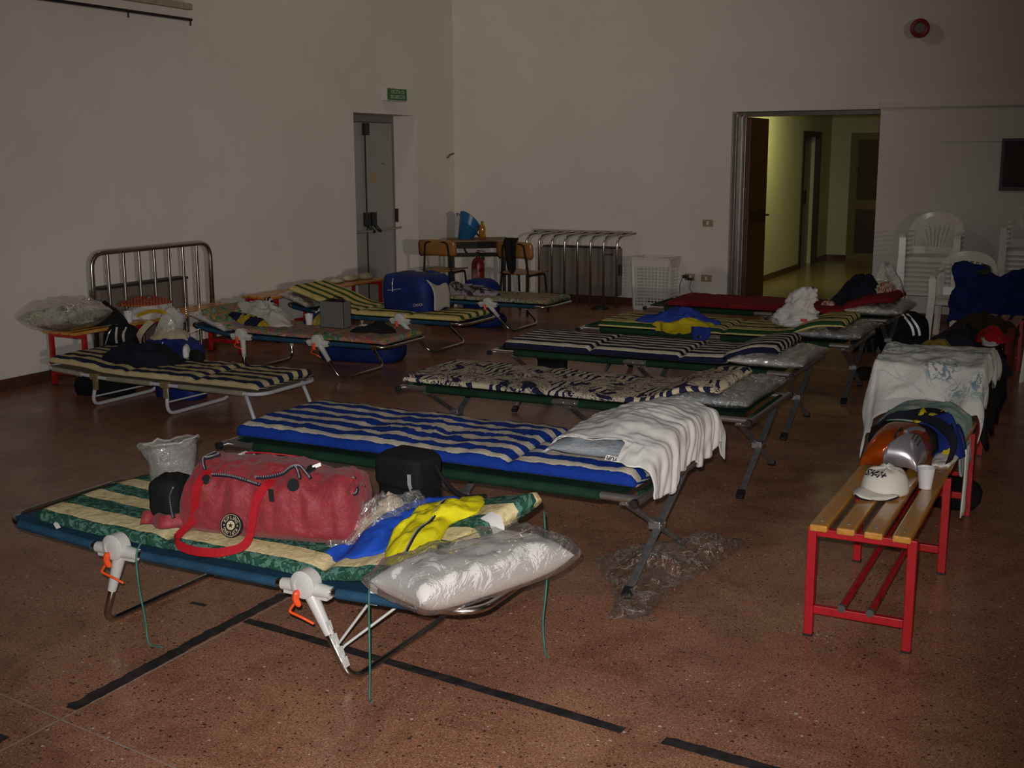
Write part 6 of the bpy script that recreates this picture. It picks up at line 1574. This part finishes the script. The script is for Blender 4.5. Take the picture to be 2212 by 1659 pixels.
# blue jacket hung over the single plastic chair
def jkP(a, b):
    x = -1.27 + 0.62*a; z = 0.70 - 0.50*b; y = 10.90 + 0.02*sin(a*14+b*3) + 0.012*ridge(a*5+b*2, b*4, 4) + 0.02*fbm(a*5, b*5, 3, 3) - 0.04*sin(pi*a)
    z += 0.03*sin(a*pi*2+0.6)*(1-b) + 0.02*sin(a*17)*(b) - (0.055*math.exp(-((a-0.52)/0.12)**2))*(1-b)**2
    x += 0.03*(b-0.5)*(-1 if a < 0.5 else -1.6) + 0.035*fbm(b*4, a*2, 9, 3)*(1 if a < 0.1 or a > 0.9 else 0.4)
    z += 0.030*fbm(a*4, b*2, 5, 3)
    return Vector((x, y, z))
t = sheet('blue_jacket', jkP, 40, 34, fabric('jacket_blue', (0.010, 0.022, 0.115), 0.25), th=0.02); tag(t, 'dark blue jacket hung over the front of the single plastic chair', 'clothes')
mb = MB(); mb.lathe([(0.0, 0.0), (0.055, 0.0), (0.06, 0.02), (0, 0.02)], (-1.02, 10.87, 0.66), (0.1, -0.7, 0.7), 16); tag(link('jacket_collar', mb, plain('dull_lining', (0.03, 0.028, 0.02), 0.8)), 'dark folded collar lining on top of the blue jacket', 'clothes')
# ------------------------------------------------------------------ left side belongings
t = thing('sports_bag', 'big blue sports bag on the yellow striped mattress', 'bag', (-5.47, 8.83, 0.33))
S9b = S9(-5.47, 8.83)
mb = blob_mb((-5.47, 8.83, S9b), 0.26, 0.20, 0.178, 61, 0.05, expo=6.0, rot=R(-10)); sbo = link('bag_body', mb, M_roy, t, auto=0)
mb = MB(); mb.grid(lambda i, j: Vector((-5.42+0.32*(i/10-0.35), 8.93+0.05*sin(i)*0.3, S9b+0.24+0.09*(1-abs(i/5-1)**1.6)*(1-j/6)+0.0*j)) + Vector((0, 0.03*j/6, -0.03*j/6)), 10, 6); o = link('raised_flap', mb, M_roy, t); o.modifiers.new('s', 'SOLIDIFY').thickness = 0.012
Ts = BVHTree.FromPolygons([v_.co + wloc(sbo) for v_ in sbo.data.vertices], [tuple(p.vertices) for p in sbo.data.polygons])
def onS(x, z, o=0.004): return on(Ts, x, z, 7.8, (0, 1, 0), o)
mb = MB(); mb.tube([onS(-5.66+0.02*k, S9b+0.165+0.003*k) for k in range(9)], 0.004, 6); link('zip', mb, M_zip, t)
mb = MB(); mb.tube([onS(-5.60, S9b+0.16+0.014*k) for k in range(9)], 0.004, 6); link('zip', mb, M_zip, t)
tx = text_mb('CANO', 0.036, 0.0002, bold=0.001)
def wrap(tx, cx, cz, fn, sx=1.0, sl=0.0):
    tx.v = [tuple(fn(cx + p[0]*sx, cz + p[1] + sl*p[0], 0.004+p[2])) for p in tx.v]; return tx
link('lettering', wrap(tx, -5.325, S9b+0.06, onS, 0.9, 0.12), plain('bag_print', (0.35, 0.30, 0.33), 0.6), t, smooth=False)
def wtP(a, b):
    # runs over the top of the bag and down its right side
    L_ = 0.60*a; x = -5.58 + min(L_, 0.34); y = 8.64 + 0.26*b + 0.03*(1-a); z = S9b + 0.282 + 0.010*sin(b*7+a*3)
    if L_ > 0.28:
        k = (L_-0.28)/0.32; x = -5.58+0.28+0.125*sin(min(1, k*1.4)*pi/2); z -= 0.265*k**1.4
    z += 0.02*(b)*(1-a)
    return Vector((x, y, z))
t = sheet('white_towel', wtP, 34, 14, fabric('offwhite_towel', (0.42, 0.39, 0.36), 0.06), th=0.010); tag(t, 'white towel thrown over the right side of the blue sports bag', 'towel')
t = thing('sports_bag', 'flat blue sports bag on the floor under the flowery bed', 'bag', (-5.5, 8.0, 0))
mb = blob_mb((-5.50, 8.02, 0.0), 0.36, 0.18, 0.135, 62, 0.04, expo=4, rot=R(8)); sb2 = link('bag_body', mb, M_roy, t, auto=0)
Tb = BVHTree.FromPolygons([v_.co + wloc(sb2) for v_ in sb2.data.vertices], [tuple(p.vertices) for p in sb2.data.polygons])
tx = text_mb('CANO   E', 0.075, 0.0002, bold=0.0015); link('lettering', wrap(tx, -5.62, 0.145, lambda x, z, o=0.004: on(Tb, x, z, 7.0, (0, 1, 0), o), 0.9), bpy.data.materials['bag_print'], t, smooth=False)
# grey carrier bag and things on the flowery bed
t = thing('paper_bag', 'stiff grey carrier bag standing on the flowery mattress', 'bag', (-5.40, 7.50, 0.33)); M_gb = plain('grey_card', (0.125, 0.12, 0.125), 0.55, var=0.04)
zb = S8(-5.4, 7.5); bx0, bx1, by0, by1 = -5.51, -5.285, 7.46, 7.56
mb = MB(); mb.box(bx0, bx1, by0, by0+0.003, zb, zb+0.205); mb.box(bx0, bx1, by1-0.003, by1, zb, zb+0.205); mb.box(bx0, bx0+0.003, by0, by1, zb, zb+0.205); mb.box(bx1-0.003, bx1, by0, by1, zb, zb+0.205); mb.box(bx0, bx1, by0, by1, zb, zb+0.003); link('bag_wall', mb, M_gb, t, smooth=False)
mb = blob_mb((-5.395, 7.51, zb+0.15), 0.10, 0.04, 0.04, 5, 0.1); link('contents', mb, M_blk, t, auto=0)
for y in (by0+0.004, by1-0.004): mb = MB(); mb.tube([(bx0+0.06, y, zb+0.19), (bx0+0.065, y, zb+0.23), (bx1-0.065, y, zb+0.23), (bx1-0.06, y, zb+0.19)], 0.003, 6, fillet=0.03); link('rope_handle', mb, M_blk, t)
mb = heap_mb([(-5.13, 7.34), (-5.10, 7.48), (-4.98, 7.55), (-4.84, 7.50), (-4.83, 7.40), (-4.96, 7.36)], S8, 0.055, 131, 0.02, 16); tag(link('black_cloth', mb, M_blk, auto=0), 'black cloth lying near the foot of the flowery mattress', 'clothes')
t = thing('white_clothes', 'white clothes heaped on the raised head of the flowery mattress', 'clothes', (-6.1, 7.5, 0.4))
mb = heap_mb([(-6.36, 7.52), (-6.30, 7.68), (-6.12, 7.70), (-5.95, 7.62), (-5.80, 7.48), (-5.72, 7.36), (-5.85, 7.30), (-6.02, 7.36), (-6.18, 7.42)], S8, 0.10, 132, 0.035, 12, -0.5, 2.5); wc = link('white_cloth', mb, fabric('dull_white', (0.46, 0.45, 0.40), 0.05), t, auto=0)
mb = heap_mb([(-6.20, 7.62), (-6.16, 7.70), (-6.0, 7.70), (-5.98, 7.63), (-6.1, 7.58)], support([cush(m8), wc], 0.3), 0.035, 133, 0.012, 20); link('striped_cloth', mb, stripe_mat('zebra', [(0, (0.01, 0.01, 0.01)), (0.5, (0.4, 0.38, 0.34))], 0.03, wob=0.02, axis='u'), t, auto=0)
t = thing('striped_garment', 'navy and yellow garment with white letters on the flowery mattress', 'clothes', (-6.1, 7.3, 0.38))
mb = heap_mb([(-6.28, 7.30), (-6.22, 7.42), (-6.02, 7.42), (-5.90, 7.34), (-5.93, 7.26), (-6.12, 7.24)], S8, 0.04, 134, 0.015, 18); link('garment_cloth', mb, stripe_mat('navy_yellow', [(0, (0.012, 0.012, 0.04)), (0.6, (0.35, 0.25, 0.02))], 0.20, wob=0.05, axis='u', offset=0.4), t, auto=0)
mb = MB()
for k, (x, y) in enumerate(((-6.20, 7.30), (-6.17, 7.33), (-6.14, 7.30), (-6.11, 7.33), (-6.20, 7.36), (-6.12, 7.37))):
    z = S8(x, y)+0.058; mb.box(x-0.008, x+0.010, y-0.004, y+0.004, z, z+0.003)
link('white_print', mb, M_label, t, smooth=False)
cup(-5.66, 7.52, S8(-5.66, 7.52), 'white plastic cup on the flowery mattress', 0.034, 0.085)
t = thing('yellow_bundle', 'blue and yellow bundle behind the grey carrier bag', 'clothes', (-5.55, 7.62, 0.33)); mb = heap_mb([(-5.66, 7.56), (-5.62, 7.70), (-5.50, 7.71), (-5.43, 7.62), (-5.52, 7.55)], S8, 0.15, 135, 0.02, 12, power=2); link('yellow_cloth', mb, fabric('dull_yellow', (0.36, 0.28, 0.06)), t, auto=0)
mb = heap_mb([(-5.74, 7.56), (-5.74, 7.66), (-5.65, 7.70), (-5.62, 7.60)], S8, 0.09, 136, 0.02, 14); link('blue_cloth', mb, M_roy, t, auto=0)
# farthest bed: newspapers, cloth, blue bag
t = thing('grey_clothes', 'grey and mauve clothes spread on the farthest left bed', 'clothes', (-5.9, 10.1, 0.32))
mb = heap_mb([(-6.35, 10.0), (-6.3, 10.4), (-5.9, 10.42), (-5.45, 10.25), (-5.28, 10.05), (-5.5, 9.97), (-5.9, 9.96)], S10, 0.06, 141, 0.03, 8, 0.1, 3); gco = link('grey_cloth', mb, print_mat('grey_mauve', [(0.20, 0.19, 0.22), (0.03, 0.03, 0.03), (0.26, 0.25, 0.27), (0.22, 0.18, 0.28), (0.02, 0.02, 0.02)], 4, dist=1.2), t, auto=0)
mb = heap_mb([(-6.30, 10.1), (-6.2, 10.28), (-6.0, 10.25), (-6.0, 10.1)], support([cush(m10), gco], 0.3), 0.05, 142, 0.015, 16); link('orange_cloth', mb, fabric('dull_orange', (0.35, 0.14, 0.03)), t, auto=0)
t = thing('sports_bag', 'blue bag on the floor behind the farthest left bed', 'bag', (-5.92, 10.85, 0)); mb = blob_mb((-5.92, 10.85, 0), 0.19, 0.15, 0.22, 63, 0.06, expo=3); link('bag_body', mb, M_roy, t, auto=0)
t = thing('rucksack', 'blue bag lying on the floor beneath the farthest left bed', 'bag', (-5.6, 10.15, 0)); mb = blob_mb((-5.7, 10.15, 0), 0.40, 0.16, 0.09, 64, 0.06, expo=3); link('bag_body', mb, M_roy, t, auto=0)
# jacket on the school chair
def jP(a, b):
    w_ = (0.075-0.035*b)*(1 if b < 0.85 else (1-b)/0.15+0.15); x = -5.64 + 0.03*b + (a-0.5)*2*w_; y = 10.965 - 0.012*sin(a*9) - 0.01*b; z = 0.80 - 0.36*b
    if b < 0.08: y += (0.08-b)*0.6
    return Vector((x, y, z))
t = sheet('black_jacket', jP, 14, 24, M_blk, th=0.02); tag(t, 'black jacket hanging from the right school chair', 'clothes')
# bench A
t = thing('white_bags', 'white plastic shopping bags on the left wall bench', 'plastic bag', (-6.7, 6.9, ZB)); M_wb = fabric('shopping_plastic', (0.50, 0.49, 0.46), 0.06, 0.45, fold=18)
mb = heap_mb([(-6.86, 6.72), (-6.84, 6.90), (-6.78, 7.10), (-6.66, 7.12), (-6.60, 7.0), (-6.60, 6.78), (-6.72, 6.68)], ZB, 0.11, 151, 0.04, 11, 0.5, 1.3, power=3); link('bag_film', mb, M_wb, t, auto=0)
mb = blob_mb((-6.53, 6.94, 0.30), 0.05, 0.10, 0.085, 7, 0.35, flat=False, expo=2.3, fsc=4); link('bag_film', mb, M_wb, t, auto=0)
mb = MB(); mb.ribbon(smooth_path([(-6.57, 6.60, 0.47), (-6.55, 6.72, 0.49), (-6.53, 6.84, 0.47), (-6.50, 6.90, 0.42)], 5), 0.028, (0.3, 0, 1), 0.004); link('yellow_band', mb, fabric('yellow_band', (0.42, 0.26, 0.01)), t)
mb = heap_mb([(-6.86, 6.70), (-6.82, 6.92), (-6.74, 7.06), (-6.62, 7.04), (-6.62, 6.80), (-6.74, 6.68)], lambda x, y: ZB+0.10, 0.05, 152, 0.015, 16)
mr, nt, b = newmat('red_check_cloth'); uv = coords(nt, 'UV'); ck = N(nt, 'TexChecker'); ck.inputs['Scale'].default_value = 60; nt.links.new(uv, ck.inputs['Vector']); ck.inputs[1].default_value = (0.20, 0.012, 0.008, 1); ck.inputs[2].default_value = (0.30, 0.10, 0.04, 1); nt.links.new(ck.outputs[0], b.inputs['Base Color']); b.inputs['Roughness'].default_value = 0.9
tag(link('checked_cloth', mb, mr, auto=0), 'red checked cloth on top of the white plastic bags', 'cloth')
cup(-6.62, 6.56, ZB, 'white plastic cup on the left wall bench', 0.036, 0.085)
t = thing('black_bag', 'small black bag between the flowered pillow and the cup on the bench', 'bag', (-6.72, 6.42, ZB)); mb = heap_mb([(-6.84, 6.34), (-6.82, 6.52), (-6.68, 6.56), (-6.58, 6.50), (-6.60, 6.36), (-6.72, 6.30)], ZB, 0.13, 153, 0.02, 10, power=2.2); link('bag_body', mb, M_blk, t, auto=0)
mb = MB(); mb.ribbon([(-6.60, 6.28, ZB+0.006), (-6.585, 6.36, ZB+0.012), (-6.575, 6.46, ZB+0.008)], 0.03, (1, 0, 0), 0.004); link('green_edge', mb, plain('pale_green', (0.16, 0.26, 0.13), 0.5), t)
mb = heap_mb([(-6.55, 5.95), (-6.55, 6.16), (-6.46, 6.20), (-6.42, 6.02)], 0.0, 0.30, 154, 0.03, 10, power=5); tag(link('plastic_bag', mb, M_film2, auto=0), 'clear plastic bag hanging down by the bench leg on the left', 'plastic bag')
# backpack, blue bag, clothes by the white bed
t = thing('backpack', 'black backpack with two reflective bands behind the white framed bed', 'backpack', (-6.49, 6.36, 0)); mb = blob_mb((-6.49, 6.36, 0.0), 0.15, 0.10, 0.255, 47, 0.04, expo=2.8, rot=R(6)); bo = link('pack_body', mb, M_blk, t, auto=0)
Tq = BVHTree.FromPolygons([v_.co + wloc(bo) for v_ in bo.data.vertices], [tuple(p.vertices) for p in bo.data.polygons])
for xx in (-6.475, -6.415):
    P = smooth_path([on(Tq, xx+0.020*q, 0.425-0.11*q, 5.6) for q in (0, 0.33, 0.66, 1)], 5); mb = MB(); mb.ribbon(P, 0.020, (1, 0, 0), 0.004); link('reflective_band', mb, M_refl, t)
P = smooth_path([on(Tq, -6.51-0.05*q, 0.44-0.14*q, 5.6) for q in (0, 0.33, 0.66, 1)], 5); mb = MB(); mb.tube(P, 0.004, 6); link('piping', mb, M_zip, t)
t = thing('sports_bag', 'blue sports bag with papers on top behind the white framed bed', 'bag', (-6.14, 6.50, 0)); mb = blob_mb((-6.14, 6.50, 0.0), 0.25, 0.12, 0.205, 65, 0.05, expo=3.2, rot=R(3)); sb3 = link('bag_body', mb, M_roy, t, auto=0)
S3 = support([sb3]); mb = heap_mb([(-6.30, 6.43), (-6.2, 6.58), (-6.06, 6.58), (-5.98, 6.48), (-6.12, 6.42)], S3, 0.06, 155, 0.015, 16); wpo = link('towel', mb, M_beige, t, auto=0)
mb = heap_mb([(-6.27, 6.44), (-6.22, 6.56), (-6.10, 6.56), (-6.06, 6.47), (-6.16, 6.43)], S3, 0.13, 156, 0.03, 16, power=1.5); link('clear_bag', mb, M_film2, t, auto=0)
mb = MB(); mb.ribbon(smooth_path([(-6.36, 6.385, 0.30), (-6.34, 6.375, 0.36), (-6.29, 6.38, 0.42), (-6.23, 6.40, 0.475)], 4), 0.05, (1, 0.1, -0.4), 0.004); link('paper_strip', mb, M_beige, t)
mb = MB(); mb.tube([on(BVHTree.FromPolygons([v_.co + wloc(sb3) for v_ in sb3.data.vertices], [tuple(p.vertices) for p in sb3.data.polygons]), -6.14, z, 5.8) for z in (0.28, 0.32, 0.37)], 0.004, 6); link('white_piping', mb, M_label, t)
t = thing('dark_clothes', 'navy and black clothes heaped on the white framed bed', 'clothes', (-5.85, 5.9, 0.28))
mb = heap_mb([(-6.16, 5.83), (-6.12, 6.02), (-5.92, 6.12), (-5.68, 6.10), (-5.56, 5.98), (-5.62, 5.83), (-5.88, 5.77)], SW, 0.11, 161, 0.03, 9, 0.2, 3, power=3); link('navy_cloth', mb, M_navy, t, auto=0)
t = thing('trainer', 'white and black trainer at the right end of the dark clothes', 'shoe', (-5.56, 6.12, 0.28)); z_ = SW(-5.56, 6.10); mb = blob_mb((-5.57, 6.12, z_), 0.045, 0.10, 0.04, 49, 0.08, rot=R(60)); link('upper', mb, M_blk, t, auto=0)
mb = blob_mb((-5.63, 6.09, z_+0.02), 0.022, 0.05, 0.05, 50, 0.1, rot=R(30)); link('tongue', mb, M_wcl, t, auto=0)
# suitcase and dark boxes below the white bed
mb = blob_mb((-6.32, 6.0, 0.0), 0.20, 0.12, 0.08, 51, 0.03, expo=4.5, rot=R(10)); tag(link('flat_bag', mb, M_blk, auto=0), 'flat black bag on the floor below the head of the white framed bed', 'bag')
mb = blob_mb((-5.75, 6.15, 0.0), 0.18, 0.10, 0.06, 52, 0.03, expo=4.5); tag(link('flat_bag', mb, M_roy, auto=0), 'flat blue bag on the floor below the white framed bed', 'bag')
# rolled beige cloths on bench B
for i, (x, y, r_, lab) in enumerate(((-6.84, 9.55, 0.075, 'beige rolled cloth nearest the camera on the bench by the emergency door'), (-6.86, 9.80, 0.085, 'middle beige rolled cloth on the bench by the emergency door'), (-6.80, 10.0, 0.07, 'beige rolled cloth at the door end of the bench by the emergency door'))):
    mb = MB(); P = []
    for k in range(40):
        a = k*0.42; rr2 = r_*(0.25+0.75*k/39); P.append(Vector((x+rr2*cos(a)*0.9, y+rr2*sin(a)*1.3, ZB+0.022+0.010*(1-k/39)*2)))
    mb.tube(P, 0.018+0.004*i, 8)
    tag(link('rolled_cloth', mb, fabric('roll_%d' % i, ((0.38, 0.34, 0.26), (0.42, 0.38, 0.28), (0.36, 0.30, 0.22))[i]), auto=0), lab, 'cloth', 'rolled cloths on the bench by the door')
bpy.context.view_layer.update()
